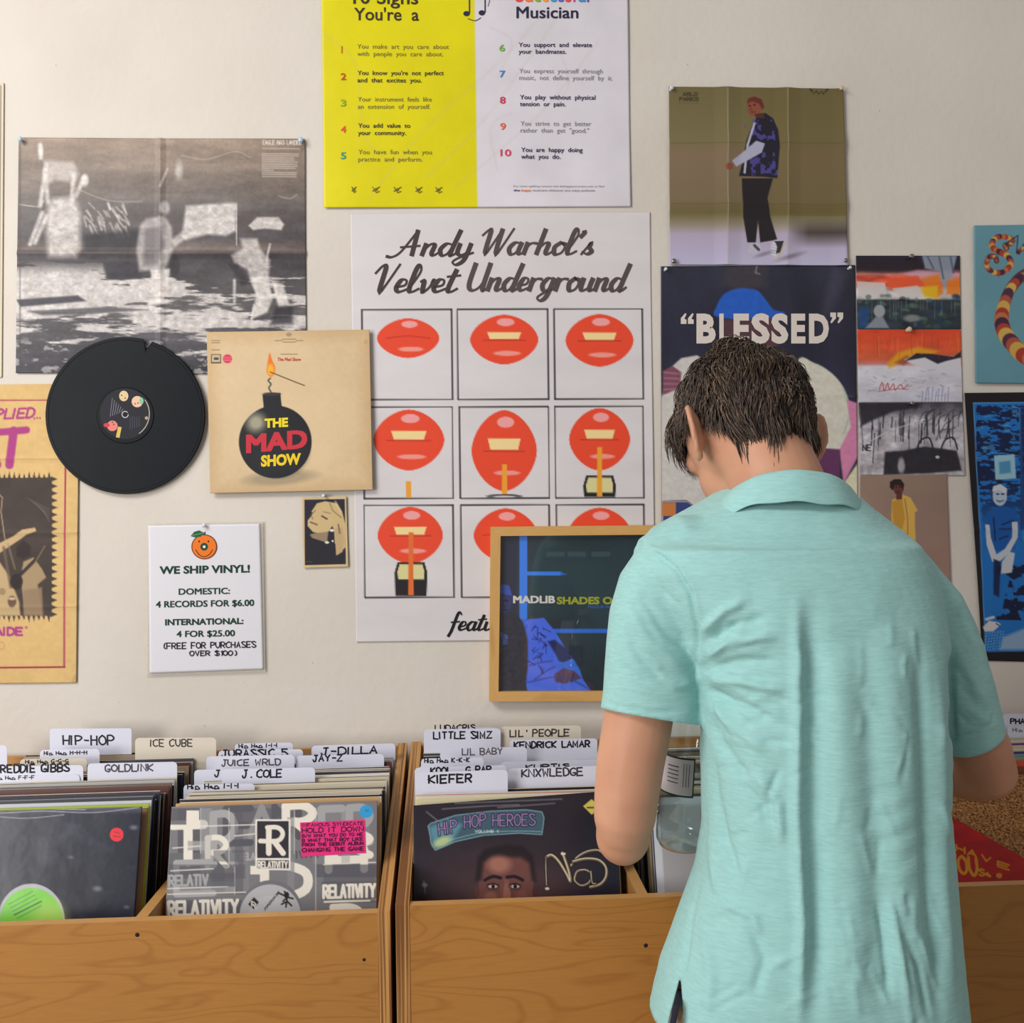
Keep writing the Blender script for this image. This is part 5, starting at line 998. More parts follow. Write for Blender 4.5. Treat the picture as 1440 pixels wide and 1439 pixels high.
C.line([(20, 1287), (58, 1268)], 1.8, (40, 90, 40), .8); C.ell(164, 1174, 9.6, 9.8, (222, 52, 62)); C.line([(160, 1170), (168, 1172)], 1, (150, 24, 36)); C.line([(159, 1176), (169, 1177)], 1, (150, 24, 36))
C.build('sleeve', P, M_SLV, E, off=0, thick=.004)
E, C, P = front_record('patterned_record', wx(242, 1135, 1.6), wx(242, 1135, 1.6) + .3135, 1.598, zf2(1.6) + .001, .0, 'grey and white record sleeve printed all over with large letters, pink sticker', (112, 111, 116))
lt, md, wt, dk = (160, 160, 162), (134, 134, 138), (226, 220, 208), (84, 84, 92)
C.rect(236, 1128, 540, 1290, (118, 117, 122)); C.rect(250, 1137, 282, 1200, dk, .9); C.rect(330, 1137, 420, 1160, dk, .6); C.rect(440, 1136, 520, 1215, (128, 127, 131), .9); C.rect(236, 1200, 345, 1258, (98, 98, 104), .9); C.rect(455, 1215, 528, 1270, (100, 100, 106), .9); C.rect(316, 1165, 350, 1255, (126, 126, 130), .9)
def ctext(t, x0, x1, yb, cap, w, col, **k): C.stroke_text(t, x0, x1, yb, cap, w, col, slope=-.03, **k)
ctext('E', 318, 352, 1186, 48, 10, dk); ctext('R', 300, 330, 1216, 70, 11, lt); ctext('A', 352, 384, 1176, 40, 9, (140, 140, 143)); ctext('N', 386, 420, 1178, 44, 9, dk); ctext('R', 402, 440, 1178, 44, 12, wt); ctext('ER', 452, 520, 1186, 48, 11, lt)
ctext('T', 243, 286, 1213, 52, 13, wt); C.rect(262, 1140, 280, 1160, wt); C.rect(264, 1183, 290, 1196, lt, .8); ctext('R', 292, 318, 1219, 40, 8, wt); ctext('R', 470, 520, 1204, 30, 11, wt)
ctext('D', 372, 430, 1264, 46, 13, wt); C.rect(352, 1218, 372, 1230, wt); ctext('E', 248, 300, 1258, 44, 9, lt); ctext('H', 462, 512, 1224, 28, 11, wt); ctext('PERELA', 326, 358, 1210, 9, 2.4, lt); ctext('TIVITY', 408, 450, 1207, 9, 2.2, dk)
for (x0_, y0_, x1_, y1_, c_, a_) in ((282, 1137, 298, 1255, lt, .45), (404, 1150, 414, 1290, md, .7), (236, 1216, 345, 1236, dk, .55), (330, 1137, 342, 1258, dk, .5), (445, 1216, 530, 1234, dk, .7), (236, 1240, 330, 1256, lt, .5), (236, 1137, 262, 1160, dk, .8), (480, 1137, 492, 1216, lt, .5), (300, 1196, 345, 1212, dk, .5)): C.rect(x0_, y0_, x1_, y1_, c_, a_)
for y, a, b in ((1163, 252, 360), (1193, 243, 282), (1225, 240, 300), (1258, 236, 345), (1216, 455, 528), (1268, 456, 528), (1250, 236, 320), (1176, 330, 358)): C.line([(a, y), (b, y - 3)], 1.7, wt, .85)
for x, a, b in ((282, 1137, 1200), (444, 1137, 1285), (322, 1137, 1220), (330, 1220, 1258), (414, 1140, 1200)): C.line([(x, a), (x, b)], 1.3, (206, 202, 196), .7)
C.rect(236, 1266, 340, 1290, dk, .8); ctext('RELATIVITY', 237, 334, 1288, 19, 4.6, wt); C.rect(452, 1240, 528, 1266, dk, .6); ctext('RELATIVITY', 455, 527, 1263, 17, 4, wt); C.rect(237, 1228, 330, 1247, dk, .7); ctext('RELATIV', 238, 292, 1246, 14, 3.4, lt)
C.line([(456, 1269), (520, 1267)], 2, wt); ctext('R', 468, 506, 1306, 30, 9, wt)
C.rect(359, 1152.5, 408.5, 1224, (228, 224, 216)); C.rect(361.5, 1155, 406, 1207, (44, 42, 50)); C.rect(361.5, 1210, 406, 1221.5, (44, 42, 50))
C.line([(378, 1200), (378, 1166)], 8, wt); C.line([(376, 1164), (390, 1164), (397, 1170), (396, 1178), (388, 1183), (366, 1183)], 6.5, wt, smooth=True); C.line([(386, 1184), (398, 1200)], 8, wt)
C.stroke_text('RELATIVITY', 363, 404, 1220.5, 8.5, 2, wt)
C.ell(381, 1284, 44, 46, (110, 110, 116)); C.ell(380, 1288, 43, 44, (176, 176, 180)); C.ell(379, 1290, 30, 30, (188, 188, 192), .8, 3)
C.poly([(357, 1262), (364, 1269), (357, 1279), (349, 1272)], (40, 38, 44)); C.stroke_text('R', 354, 360, 1275, 7, 1.6, wt, slope=.5); C.stroke_text('SYNDICATE', 372, 392, 1281, 3.5, .9, (60, 56, 62), slope=-1.2)
for l in ([(396, 1258), (404, 1262), (412, 1264)], [(398, 1268), (404, 1262), (400, 1254)], [(404, 1262), (402, 1276)], [(396, 1272), (404, 1268), (410, 1274)], [(392, 1256), (396, 1258)]): C.line(l, 2.2, (30, 26, 32))
C.ell(403, 1259, 3.5, 4.5, (30, 26, 32)); C.ell(515, 1141.5, 9.3, 9, (50, 152, 216)); C.ell(516, 1140, 3, 2, (60, 130, 120), .8)
C.build('sleeve', P, M_SLVM, E, off=0, thick=.004)
I = Inks(P, .0008); mg = (224, 44, 124); dm = (74, 16, 54)
I.poly([(422, 1157), (513, 1153), (514.5, 1200), (424, 1205)], mg)
for t, a, b, y, c in (('INFAMOUS SYNDICATE', 425, 511, 1163, 4.5), ('HOLD IT DOWN', 425, 511, 1171.5, 6.5), ('B/W WHAT YOU DO TO ME', 425, 510, 1178, 4.2), ('B WHAT THAT BOY LIKE', 425, 510, 1184.5, 4.2), ('FROM THE DEBUT ALBUM', 425, 511, 1190.5, 4.2), ('CHANGING THE GAME', 425, 511, 1198.5, 5.2)): I.hand(t, a, b, y, c, 1.15 if c < 6 else 1.5, dm, slope=-.03)
I.build('pink_sticker', E)
x0 = wx(581, 1136, 1.6)
E, C, P = front_record('portrait_record', x0, x0 + .3145, 1.598, zf3(1.6), .045, 'dark record sleeve with half a man\'s face and a silver blue banner', (40, 36, 46))
C.blend((slice(None), slice(None)), np.exp(-(((C.X - 712) / 110) ** 2 + ((C.Y - 1262) / 62) ** 2)) * .8, (98, 66, 66)); C.blend((slice(None), slice(None)), np.clip((C.X - 790) / 60, 0, 1) * .6, (28, 32, 48)); C.mulnoise(40, 30, .12, 3)
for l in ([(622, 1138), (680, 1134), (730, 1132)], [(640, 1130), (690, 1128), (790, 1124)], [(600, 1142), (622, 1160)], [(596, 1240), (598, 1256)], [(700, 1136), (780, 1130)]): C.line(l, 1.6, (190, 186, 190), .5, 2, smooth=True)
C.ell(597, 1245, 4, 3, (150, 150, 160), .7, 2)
ban = [(602, 1162), (606, 1158), (640, 1147), (690, 1141), (740, 1139), (762, 1142), (765, 1150), (764, 1160), (762, 1174), (730, 1172), (680, 1175), (640, 1184), (612, 1196), (606, 1186), (605, 1176)]
C.poly(ban, (66, 92, 108)); C.poly([(604, 1164), (630, 1152), (650, 1160), (636, 1184), (614, 1194), (608, 1184)], (96, 150, 168), .8, 6); C.ell(622, 1184, 13, 6, (206, 210, 130), .8, 5, -.4)
C.line(ban + ban[:1], 1.3, (130, 170, 178), .9); C.line([(612, 1190), (640, 1180), (680, 1171), (730, 1169), (762, 1170)], 1, (150, 190, 190), .8, smooth=True)
for (t, a, b, y, c, s) in (('HIP', 618, 643, 1175, 17, -.22), ('HOP', 653, 683, 1165, 17, -.12), ('HEROES', 693, 752, 1162, 16, -.02)): C.stroke_text(t, a, b, y, c, 4.0, (34, 34, 60), slope=s, slant=-.1 if t == 'HIP' else 0); C.stroke_text(t, a, b, y, c, 1.4, (176, 140, 190), slope=s, slant=-.1 if t == 'HIP' else 0)
C.stroke_text('VOLUME 1', 668, 700, 1171, 3, 1, (190, 206, 206))
sk = (132, 84, 76); C.poly([(674, 1290), (673, 1250), (676, 1222), (682, 1206), (700, 1200), (724, 1200), (742, 1206), (748, 1222), (750, 1250), (748, 1290)], (112, 70, 66), 1, 2, True)
C.poly([(668, 1240), (672, 1206), (682, 1194), (710, 1188), (736, 1190), (750, 1204), (754, 1240), (748, 1238), (744, 1214), (732, 1206), (692, 1206), (680, 1214), (677, 1238)], (34, 26, 30), .85, 6)
C.ell(702, 1216, 16, 12, (176, 118, 100), .8, 9); C.ell(712, 1262, 7, 22, (156, 102, 88), .9, 5); C.ell(690, 1262, 9, 8, (150, 98, 84), .7, 5); C.ell(734, 1260, 8, 8, (132, 84, 74), .7, 5)
for s, cx_ in ((-1, 693), (1, 724)):
    C.line([(cx_ - 11, 1236 + (2 if s < 0 else -2)), (cx_, 1233), (cx_ + 11, 1236 + (-1 if s < 0 else 2))], 4.4, (28, 18, 22), .95, 2, smooth=True)
    C.ell(cx_, 1247, 8.5, 3.6, (50, 30, 32), .9, 1.5); C.ell(cx_, 1247, 6.5, 2.4, (206, 190, 184)); C.ell(cx_ + .5, 1247, 2.6, 2.6, (26, 16, 20)); C.line([(cx_ - 8, 1244.5), (cx_, 1242.5), (cx_ + 8, 1245)], 1.4, (26, 16, 20), .9, smooth=True); C.line([(cx_ - 7, 1252), (cx_ + 7, 1252)], 1.2, (84, 50, 48), .7, 2)
C.line([(708, 1240), (706, 1262)], 2, (90, 56, 54), .5, 2); C.line([(718, 1240), (720, 1262)], 2, (84, 52, 50), .6, 2); C.ell(671, 1255, 3.5, 9, (96, 60, 58), .9, 2); C.ell(752, 1255, 3.5, 9, (84, 50, 50), .9, 2)
go, gl = (120, 100, 76), (232, 220, 196)
def chrome(pts, w):
    C.line(pts, w + 2.2, (26, 22, 26), .9, smooth=True); C.line(pts, w, go, 1, smooth=True); C.line([(a - .4, b - .8) for a, b in pts], w * .35, gl, .95, smooth=True)
chrome([(768, 1206), (776, 1203), (786, 1212), (797, 1230), (802, 1240), (800, 1226), (794, 1208), (791, 1200)], 4.5); chrome([(768, 1206), (768, 1225), (769, 1246)], 1.4); C.ell(769.5, 1250, 3, 2, gl)
chrome([(803, 1218), (812, 1206), (826, 1198), (840, 1196), (846, 1199)], 3); chrome([(806, 1212), (824, 1208), (842, 1210), (852, 1220), (852, 1234), (844, 1244), (830, 1248)], 4); chrome([(808, 1236), (812, 1226), (824, 1224), (831, 1230), (829, 1241), (818, 1246), (809, 1240), (808, 1234)], 2.6); chrome([(831, 1226), (833, 1242), (838, 1243)], 2); C.line([(790, 1201), (794, 1201)], 3, gl)
C.poly([(820, 1134), (832, 1124), (845, 1136), (832, 1146)], (206, 190, 90)); C.line([(826, 1136), (838, 1136)], 2.4, (60, 50, 30), .8)
C.build('sleeve', P, mat('wrapped_dark_print', rough=.25, spec=.4, fn=print_fn(.15, 18)), E, off=0, thick=.004)
# ================================================================ the person, seen from behind
def skin_fn(nt, b):
    L = nt.links.new; tc = nd(nt, 'ShaderNodeTexCoord'); n = nd(nt, 'ShaderNodeTexNoise'); n.inputs['Scale'].default_value = 9; n.inputs['Detail'].default_value = 4
    r = nd(nt, 'ShaderNodeValToRGB'); e = r.color_ramp.elements; e[0].position = .3; e[0].color = (*lin((188, 132, 106)), 1); e[1].position = .7; e[1].color = (*lin((206, 156, 126)), 1)
    L(tc.outputs['Object'], n.inputs['Vector']); L(n.outputs[0], r.inputs[0]); L(r.outputs[0], b.inputs['Base Color'])
M_SKIN = mat('skin', (206, 150, 122), .5, .35, fn=skin_fn, Subsurface_Weight=.12, Subsurface_Scale=.01)
M_SKIN.node_tree.nodes['Principled BSDF'].inputs['Subsurface Radius'].default_value = (1, .25, .12)
def fabric_fn(c0, c1, sx, sz, st=.35, dist=.0012):
    def f(nt, b):
        L = nt.links.new; tc = nd(nt, 'ShaderNodeTexCoord'); mp = nd(nt, 'ShaderNodeMapping'); mp.inputs['Scale'].default_value = (sx, sx, sz)
        n = nd(nt, 'ShaderNodeTexNoise'); n.inputs['Scale'].default_value = 1; n.inputs['Detail'].default_value = 5; n.inputs['Roughness'].default_value = .65
        r = nd(nt, 'ShaderNodeValToRGB'); e = r.color_ramp.elements; e[0].position = .35; e[0].color = (*lin(c0), 1); e[1].position = .65; e[1].color = (*lin(c1), 1)
        bp = nd(nt, 'ShaderNodeBump'); bp.inputs['Strength'].default_value = st; bp.inputs['Distance'].default_value = dist
        L(tc.outputs['Object'], mp.inputs[0]); L(mp.outputs[0], n.inputs['Vector']); L(n.outputs[0], r.inputs[0]); L(r.outputs[0], b.inputs['Base Color']); L(n.outputs[0], bp.inputs['Height']); L(bp.outputs[0], b.inputs['Normal'])
        b.inputs['Sheen Weight'].default_value = .15
    return f
M_SHIRT = mat('aqua_jersey', (146, 200, 194), .85, .15, fn=fabric_fn((148, 196, 193), (158, 206, 204), 55, 300, .8, .001))
M_SHORT = mat('beige_twill', (186, 168, 146), .85, .15, fn=fabric_fn((170, 152, 130), (196, 178, 154), 300, 300, .3))
base = Q(1134, 900, 1.25); PX, PY = base.x, base.y
PE = empty('person', (PX, PY, 0), 'person in an aqua polo shirt seen from behind, head bowed over the records', 'person')
def bake(mb, name, m, parent, voxel, smooth=4, edit=None, solid=0.0):
    me = bpy.data.meshes.new('tmp'); me.from_pydata([tuple(v) for v in mb.v], [], mb.f); me.update()
    o = bpy.data.objects.new('tmp', me); COL.objects.link(o)
    r = o.modifiers.new('r', 'REMESH'); r.mode = 'VOXEL'; r.voxel_size = voxel; r.use_smooth_shade = True
    if smooth: q = o.modifiers.new('s', 'SMOOTH'); q.factor = .5; q.iterations = smooth
    dg = bpy.context.evaluated_depsgraph_get(); me2 = bpy.data.meshes.new_from_object(o.evaluated_get(dg)); bpy.data.objects.remove(o)
    v = np.empty(len(me2.vertices) * 3, np.float32); me2.vertices.foreach_get('co', v); v = v.reshape(-1, 3).astype(float)
    nn = np.empty(len(me2.vertices) * 3, np.float32); me2.vertices.foreach_get('normal', nn); nn = nn.reshape(-1, 3)
    if edit is not None:
        v, kill = edit(v, nn)
        if kill is not None and kill.any():
            me2.vertices.foreach_set('co', v.astype(np.float32).ravel()); bm = bmesh.new(); bm.from_mesh(me2); bm.verts.ensure_lookup_table()
            bmesh.ops.delete(bm, geom=[bm.verts[i] for i in np.where(kill)[0]], context='VERTS')
            bv = {w for e in bm.edges if e.is_boundary for w in e.verts}
            for _ in range(6):
                for w in bv:
                    nb_ = [e.other_vert(w).co for e in w.link_edges if e.is_boundary]
                    if len(nb_) == 2: w.co = w.co * .4 + (nb_[0] + nb_[1]) * .3
                    for (c_, n_, r_) in (capL, capR):
                        t_ = (w.co - Vector(c_)).dot(n_)
                        if abs(t_) < .012 and (w.co - Vector(c_)).length < r_ * 1.35: w.co -= Vector(n_) * (t_ - .001)
                    if w.co.z < .828: w.co.z = .822
            bm.to_mesh(me2); bm.free()
            v = np.empty(len(me2.vertices) * 3, np.float32); me2.vertices.foreach_get('co', v); v = v.reshape(-1, 3).astype(float)
    org = np.zeros(3); p = parent
    while p is not None: org += np.array(p.location); p = p.parent
    me2.vertices.foreach_set('co', (v - org).astype(np.float32).ravel()); me2.name = name; me2.materials.clear(); me2.materials.append(m)
    me2.polygons.foreach_set('use_smooth', np.ones(len(me2.polygons), bool)); me2.update()
    ob = link(bpy.data.objects.new(name, me2), parent)
    if solid: s = ob.modifiers.new('thickness', 'SOLIDIFY'); s.thickness = solid; s.offset = -1
    return ob
def ringloft(mb, rings, n=40):
    """rings: (centre, half width vector, half depth vector, exponent) stacked into a closed body"""
    vs = []; fs = []
    for c, a, b, e in rings:
        for k in range(n):
            t = 2 * math.pi * k / n; ct, st = math.cos(t), math.sin(t); sg = lambda q: math.copysign(abs(q) ** (2 / e), q)
            vs.append(tuple(c + a * sg(ct) + b * sg(st)))
    for i in range(len(rings) - 1):
        for k in range(n): p, q = i * n + k, i * n + (k + 1) % n; fs.append((p, q, q + n, p + n))
    fs.append(tuple(range(n - 1, -1, -1))); fs.append(tuple((len(rings) - 1) * n + k for k in range(n)))
    mb.add(vs, fs)
def torso_rows(grow=0.0, y1=1500):
    T = [(686, 1040, 1184, 1.305, .072), (698, 1014, 1206, 1.303, .082), (713, 988, 1222, 1.302, .092), (730, 954, 1244, 1.30, .098), (748, 918, 1266, 1.295, .108), (770, 894, 1283, 1.29, .116), (800, 892, 1298, 1.285, .122), (840, 912, 1309, 1.28, .126), (880, 944, 1316, 1.27, .126),
         (930, 974, 1321, 1.262, .124), (980, 984, 1323, 1.256, .120), (1040, 989, 1323, 1.25, .116), (1100, 991, 1323, 1.247, .113), (1160, 991, 1324, 1.245, .112), (1220, 981, 1330, 1.243, .114), (1290, 957, 1335, 1.24, .120), (1360, 931, 1341, 1.238, .126), (1420, 917, 1347, 1.236, .131), (1500, 910, 1352, 1.235, .133)]
    out = []
    for y, xl, xr, Z, d in T:
        if y > y1: break
        L_, R_ = Q(xl, y, Z), Q(xr, y, Z); c = (L_ + R_) / 2; a = (R_ - L_) / 2; a.z *= .3; k = (a.length + grow) / a.length
        dv = Vector((-.018, 1, 0)).normalized() * (d + grow) + Vector((0, 0, .02 if y < 760 else 0))
        out.append((c, a * k, dv, 2.35))
    return out
SL_L = [((952, 782, 1.287), 34, 44), ((940, 796, 1.286), 50, 56), ((929, 826, 1.283), 60, 62), ((919, 870, 1.28), 63, 62), ((917, 910, 1.277), 65, 60), ((916, 950, 1.275), 67, 58), ((915, 985, 1.272), 68, 57), ((914, 1006, 1.27), 70, 58)]
SL_R = [((1262, 816, 1.29), 28, 36), ((1284, 828, 1.29), 44, 52), ((1303, 858, 1.29), 50, 58), ((1319, 894, 1.292), 52, 57), ((1334, 932, 1.295), 51, 55), ((1347, 970, 1.30), 49, 53), ((1360, 1010, 1.305), 46, 51), ((1367, 1036, 1.31), 45, 49)]
def sleeve(mb, S, ext, rot):
    pts = [Q(*c) for c, _, _ in S]; rg = []
    for i, (c, w, d) in enumerate(S):
        Z = c[2]; t = (pts[min(i + 1, len(pts) - 1)] - pts[max(i - 1, 0)]).normalized(); X = Vector((1, 0, 0)); X = (X - t * X.dot(t)).normalized(); Yv = t.cross(X)
        f = i / (len(S) - 1); X2 = X * math.cos(rot * f) + t * math.sin(rot * f)
        rg.append((pts[i], X2 * (w / 1440 * Z), Yv * (d / 1440 * Z), 2.2))
    c, a, b, e = rg[-1]; t = (pts[-1] - pts[-2]).normalized(); nrm = a.cross(b).normalized(); nrm = nrm if nrm.dot(t) > 0 else -nrm
    rg.append((c + nrm * .012, a * 1.0, b, e)); ringloft(mb, rg, 36); return c, nrm, a.length
mb = MB(); ringloft(mb, torso_rows(0), 56)
capL = sleeve(mb, SL_L, .01, .10); capR = sleeve(mb, SL_R, .01, -.16)
mb.tube([Q(915, 806, 1.283), Q(960, 790, 1.288), Q(1010, 790, 1.29)], [.046, .060, .06], 16); mb.tube([Q(1290, 834, 1.29), Q(1255, 816, 1.29), Q(1215, 805, 1.29)], [.044, .060, .06], 16)
FOLDS = [  # polyline in photo pixels, width px, height m (ridge towards the viewer positive)
 ([(887, 765), (925, 780), (950, 800), (970, 834), (979, 881), (983, 940)], 3.4, -.0055), ([(892, 762), (932, 778), (958, 802), (978, 834), (987, 884)], 4, .0018),
 ([(988, 888), (1020, 858), (1048, 846)], 6, .0067), ([(988, 905), (1030, 880), (1078, 868)], 6, -.0053), ([(990, 922), (1040, 900), (1095, 895)], 7, .0060), ([(992, 938), (1040, 930), (1095, 930)], 6, -.0053),
 ([(992, 955), (1045, 958), (1105, 972)], 8, .0075), ([(992, 972), (1040, 990), (1090, 1014)], 7, -.0060), ([(994, 988), (1035, 1022), (1080, 1060)], 8, .0060), ([(995, 1010), (1020, 1055), (1052, 1100)], 8, -.0060),
 ([(1120, 850), (1124, 1000), (1122, 1150), (1130, 1300), (1124, 1440)], 9, .0088), ([(1140, 850), (1146, 1000), (1146, 1150), (1150, 1300), (1148, 1440)], 16, -.0121),
 ([(1180, 900), (1186, 1050), (1200, 1250), (1204, 1440)], 20, .0036), ([(1215, 900), (1225, 1050), (1235, 1200), (1240, 1440)], 16, -.0042), ([(1252, 880), (1262, 1050), (1268, 1250), (1285, 1440)], 20, .0036),
 ([(1292, 900), (1300, 1060), (1306, 1240), (1322, 1440)], 10, -.0081), ([(1322, 940), (1326, 1100), (1328, 1240), (1340, 1400)], 8, .0041),
 ([(1236, 1268), (1246, 1330), (1252, 1400)], 5, -.0054), ([(1250, 1262), (1262, 1330), (1276, 1410)], 5, .0054), ([(1268, 1310), (1290, 1360), (1306, 1432)], 5, -.0054), ([(1288, 1310), (1306, 1350), (1324, 1400)], 5, .0047),
 ([(1000, 1060), (1006, 1120), (1018, 1180), (1040, 1240)], 7, -.0068), ([(990, 1130), (998, 1190), (1010, 1260)], 6, .0054), ([(1040, 1100), (1070, 1130), (1080, 1165)], 6, -.0041), ([(1060, 1085), (1095, 1130), (1100, 1185)], 7, .0054), ([(1088, 1170), (1080, 1120), (1096, 1080)], 5, -.0041),
 ([(985, 1220), (972, 1290), (960, 1370)], 4, -.0054), ([(1020, 1270), (1060, 1290), (1070, 1320)], 6, .0041), ([(1056, 1300), (1075, 1350), (1060, 1400)], 8, -.0047), ([(990, 1300), (1000, 1370), (996, 1430)], 9, .0041),
 ([(898, 830), (930, 880), (972, 918)], 7, -.004), ([(885, 860), (915, 905), (965, 945)], 7, .004), ([(880, 890), (905, 930), (950, 968)], 6, -.0035), ([(968, 900), (985, 930), (986, 965)], 6, .005), ([(925, 950), (955, 965), (975, 960)], 5, .003),
 ([(1345, 850), (1362, 900), (1392, 950)], 7, -.004), ([(1340, 900), (1362, 950), (1392, 990)], 7, .004), ([(1338, 920), (1338, 990), (1340, 1046)], 5, -.008), ([(1350, 960), (1372, 990), (1396, 1010)], 6, -.003),
 ([(1060, 850), (1160, 842), (1260, 870)], 40, .004), ([(1130, 930), (1180, 900), (1240, 900)], 26, -.003),
 ([(848, 988), (880, 995), (915, 1001), (960, 1000)], 2.4, -.0026), ([(1336, 1036), (1370, 1033), (1395, 1016), (1399, 1000)], 2.4, -.0026)]
_r = random.Random(31)
for i in range(16):                      # finer pulls fanning out from the left armpit
    a = R(-62 + i * 8.6 + _r.uniform(-3, 3)); l = _r.uniform(45, 95); x0_, y0_ = 990 + _r.uniform(0, 16), 948 + math.sin(a) * 34 + _r.uniform(-6, 6)
    FOLDS.append(([(x0_, y0_), (x0_ + l * .5 * math.cos(a), y0_ + l * .5 * math.sin(a) - 4), (x0_ + l * math.cos(a), y0_ + l * math.sin(a))], _r.uniform(3.2, 5), _r.choice((-1, 1)) * _r.uniform(.0016, .003)))
for i in range(70):                      # small crumples, lying across on the left half and hanging on the right half
    x0_, y0_ = _r.uniform(990, 1330), _r.uniform(860, 1430); a = _r.gauss(-.25, .5) if x0_ < 1115 else _r.gauss(1.45, .25); l = _r.uniform(24, 70)
    FOLDS.append(([(x0_, y0_), (x0_ + l * .5 * math.cos(a) + _r.uniform(-4, 4), y0_ + l * .5 * math.sin(a) + _r.uniform(-4, 4)), (x0_ + l * math.cos(a), y0_ + l * math.sin(a))], _r.uniform(3.4, 6.5), _r.choice((-1, 1)) * _r.uniform(.0009, .0022)))
for i in range(14):                      # creases of the two sleeves
    sx_ = i % 2; x0_, y0_ = (_r.uniform(868, 945), _r.uniform(820, 960)) if sx_ else (_r.uniform(1335, 1375), _r.uniform(880, 1000)); a = _r.uniform(.5, 1.1); l = _r.uniform(25, 55)
    FOLDS.append(([(x0_, y0_), (x0_ + l * .5 * math.cos(a), y0_ + l * .5 * math.sin(a) + 3), (x0_ + l * math.cos(a), y0_ + l * math.sin(a))], _r.uniform(3.4, 5), _r.choice((-1, 1)) * _r.uniform(.001, .0024)))
def shirt_edit(v, n):
    px = proj(v); facing = np.clip((-n[:, 1] - .05) * 3, 0, 1)
    d = np.zeros(len(v))
    for pts, w, amp in FOLDS:
        P = np.array(pts, float); best = np.full(len(v), 1e9); tt = np.zeros(len(v)); S = np.concatenate([[0], np.cumsum(np.linalg.norm(np.diff(P, axis=0), axis=1))])
        for i in range(len(P) - 1):
            e = P[i + 1] - P[i]; L = (e ** 2).sum(); t = np.clip(((px - P[i]) @ e) / L, 0, 1); q = P[i] + t[:, None] * e; dd = ((px - q) ** 2).sum(1); m = dd < best; best[m] = dd[m]; tt[m] = (S[i] + t[m] * math.sqrt(L)) / S[-1]
        d += amp * np.exp(-best / (w * w)) * np.clip(np.minimum(tt, 1 - tt) * 5 + .15, 0, 1)
    x, z = v[:, 0], v[:, 2]; y = v[:, 1]
    wr = np.sin(z * 190 + 3 * np.sin(x * 31 + 1) + 2 * np.sin(z * 23)) * (.5 + .5 * np.sin(x * 47 + z * 31 + 2)) * np.clip((.5 + .5 * np.sin(x * 19 - z * 13)), 0, 1)
    wr2 = np.sin(x * 120 + 2.5 * np.sin(z * 21)) * (.5 + .5 * np.sin(x * 17 + z * 11 + 4))
    low = np.clip((1.30 - z) / .25, 0, 1)
    d = d * facing + .0007 * wr * low + .0005 * wr2 * low
    v = v + n * d[:, None]
    kill = z < .822
    for (c, nr, r) in (capL, capR):
        q = v - np.array(c); t = q @ np.array(nr); rad = np.linalg.norm(q - t[:, None] * np.array(nr), axis=1); kill |= (t > .003) & (rad < r * 1.35) & (t < .05) & ((px[:, 0] < 984) | (px[:, 0] > 1341))
    # side slit of the hem on the left
    sl = (px[:, 1] > 1376) & (np.abs(px[:, 0] - (956 - (px[:, 1] - 1376) * .10)) < (px[:, 1] - 1376) * .17) & (n[:, 0] < .35); kill |= sl
    return v, kill
bake(mb, 'polo_shirt', M_SHIRT, PE, .0034, 5, shirt_edit, .0018)
# sleeve hem bands
for (c, nr, r), S, rot in ((capL, SL_L, .10), (capR, SL_R, -.16)): pass
# collar: stands round the neck and folds outwards
def collar():
    vs = []; fs = []; N = 60; prof = [(.000, -.004, 0), (.001, .014, 0), (.003, .0235, 0), (.007, .026, 0), (.013, .0225, 0), (.021, .010, 0), (.028, -.004, 0), (.033, -.012, 0)]
    c = Q(1106, 694, 1.30)
    for i in range(N + 1):
        a = math.pi * (1.5) + (i / N - .5) * R(300)
        ca, sa = math.cos(a), math.sin(a); bk_ = -sa
        bx, by = .070, .062
        wav = .0012 * math.sin(i * .35) + .0008 * math.sin(i * .9 + 1)
        for (o, h, _) in prof:
            k = max(0, (bk_ + .35) / 1.35); oo = o * (.8 + .35 * (1 - k))
            p = c + Vector(((bx + oo) * ca, (by + oo) * sa, 0)) + Vector((0, 0, h * (1.0 + .05 * k) - .052 * (1 - bk_) * .5 * 1.25 + wav * (o * 50) - ca * .004))
            if h < -.01: p.z -= .004 * (1 - k)
            vs.append(p)
    m = len(prof)
    for i in range(N):
        for j in range(m - 1): q = i * m + j; fs.append((q, q + 1, q + m + 1, q + m))
    o = mesh_obj('collar', vs, fs, M_SHIRT, PE, smooth=True); s = o.modifiers.new('thickness', 'SOLIDIFY'); s.thickness = .0022; s.offset = 0; b = o.modifiers.new('b', 'SUBSURF'); b.levels = 1; b.render_levels = 1
collar()
# ---- shorts
hipL, hipR = Vector((PX - .09, PY + .01, .86)), Vector((PX + .09, PY + .01, .86))
mb = MB(); ringloft(mb, [(Vector((PX, PY, z)), Vector((w, 0, 0)), Vector((0, d, 0)), 2.3) for z, w, d in ((.985, .145, .096), (.93, .156, .104), (.86, .166, .110), (.80, .168, .110))])
for s in (-1, 1): ringloft(mb, [(Vector((PX + s * x, PY + .005, z)), Vector((w, 0, 0)), Vector((0, d, 0)), 2.2) for z, x, w, d in ((.84, .088, .086, .108), (.72, .092, .088, .104), (.60, .096, .086, .098), (.50, .098, .084, .094))])
bake(mb, 'shorts', M_SHORT, PE, .007, 3, lambda v, n: (v + n * (.002 * np.sin(v[:, :1] * 60 + v[:, 2:] * 30)), None))
mb = MB(); mb.tube([Q(958, 1392, 1.20), Q(951, 1415, 1.165), Q(946, 1440, 1.158), Q(940, 1480, 1.155)], [(.0035, .0012)] * 4, 8); mb.build('drawcord', mat('dark_navy_cord', (22, 24, 44), .8), PE)
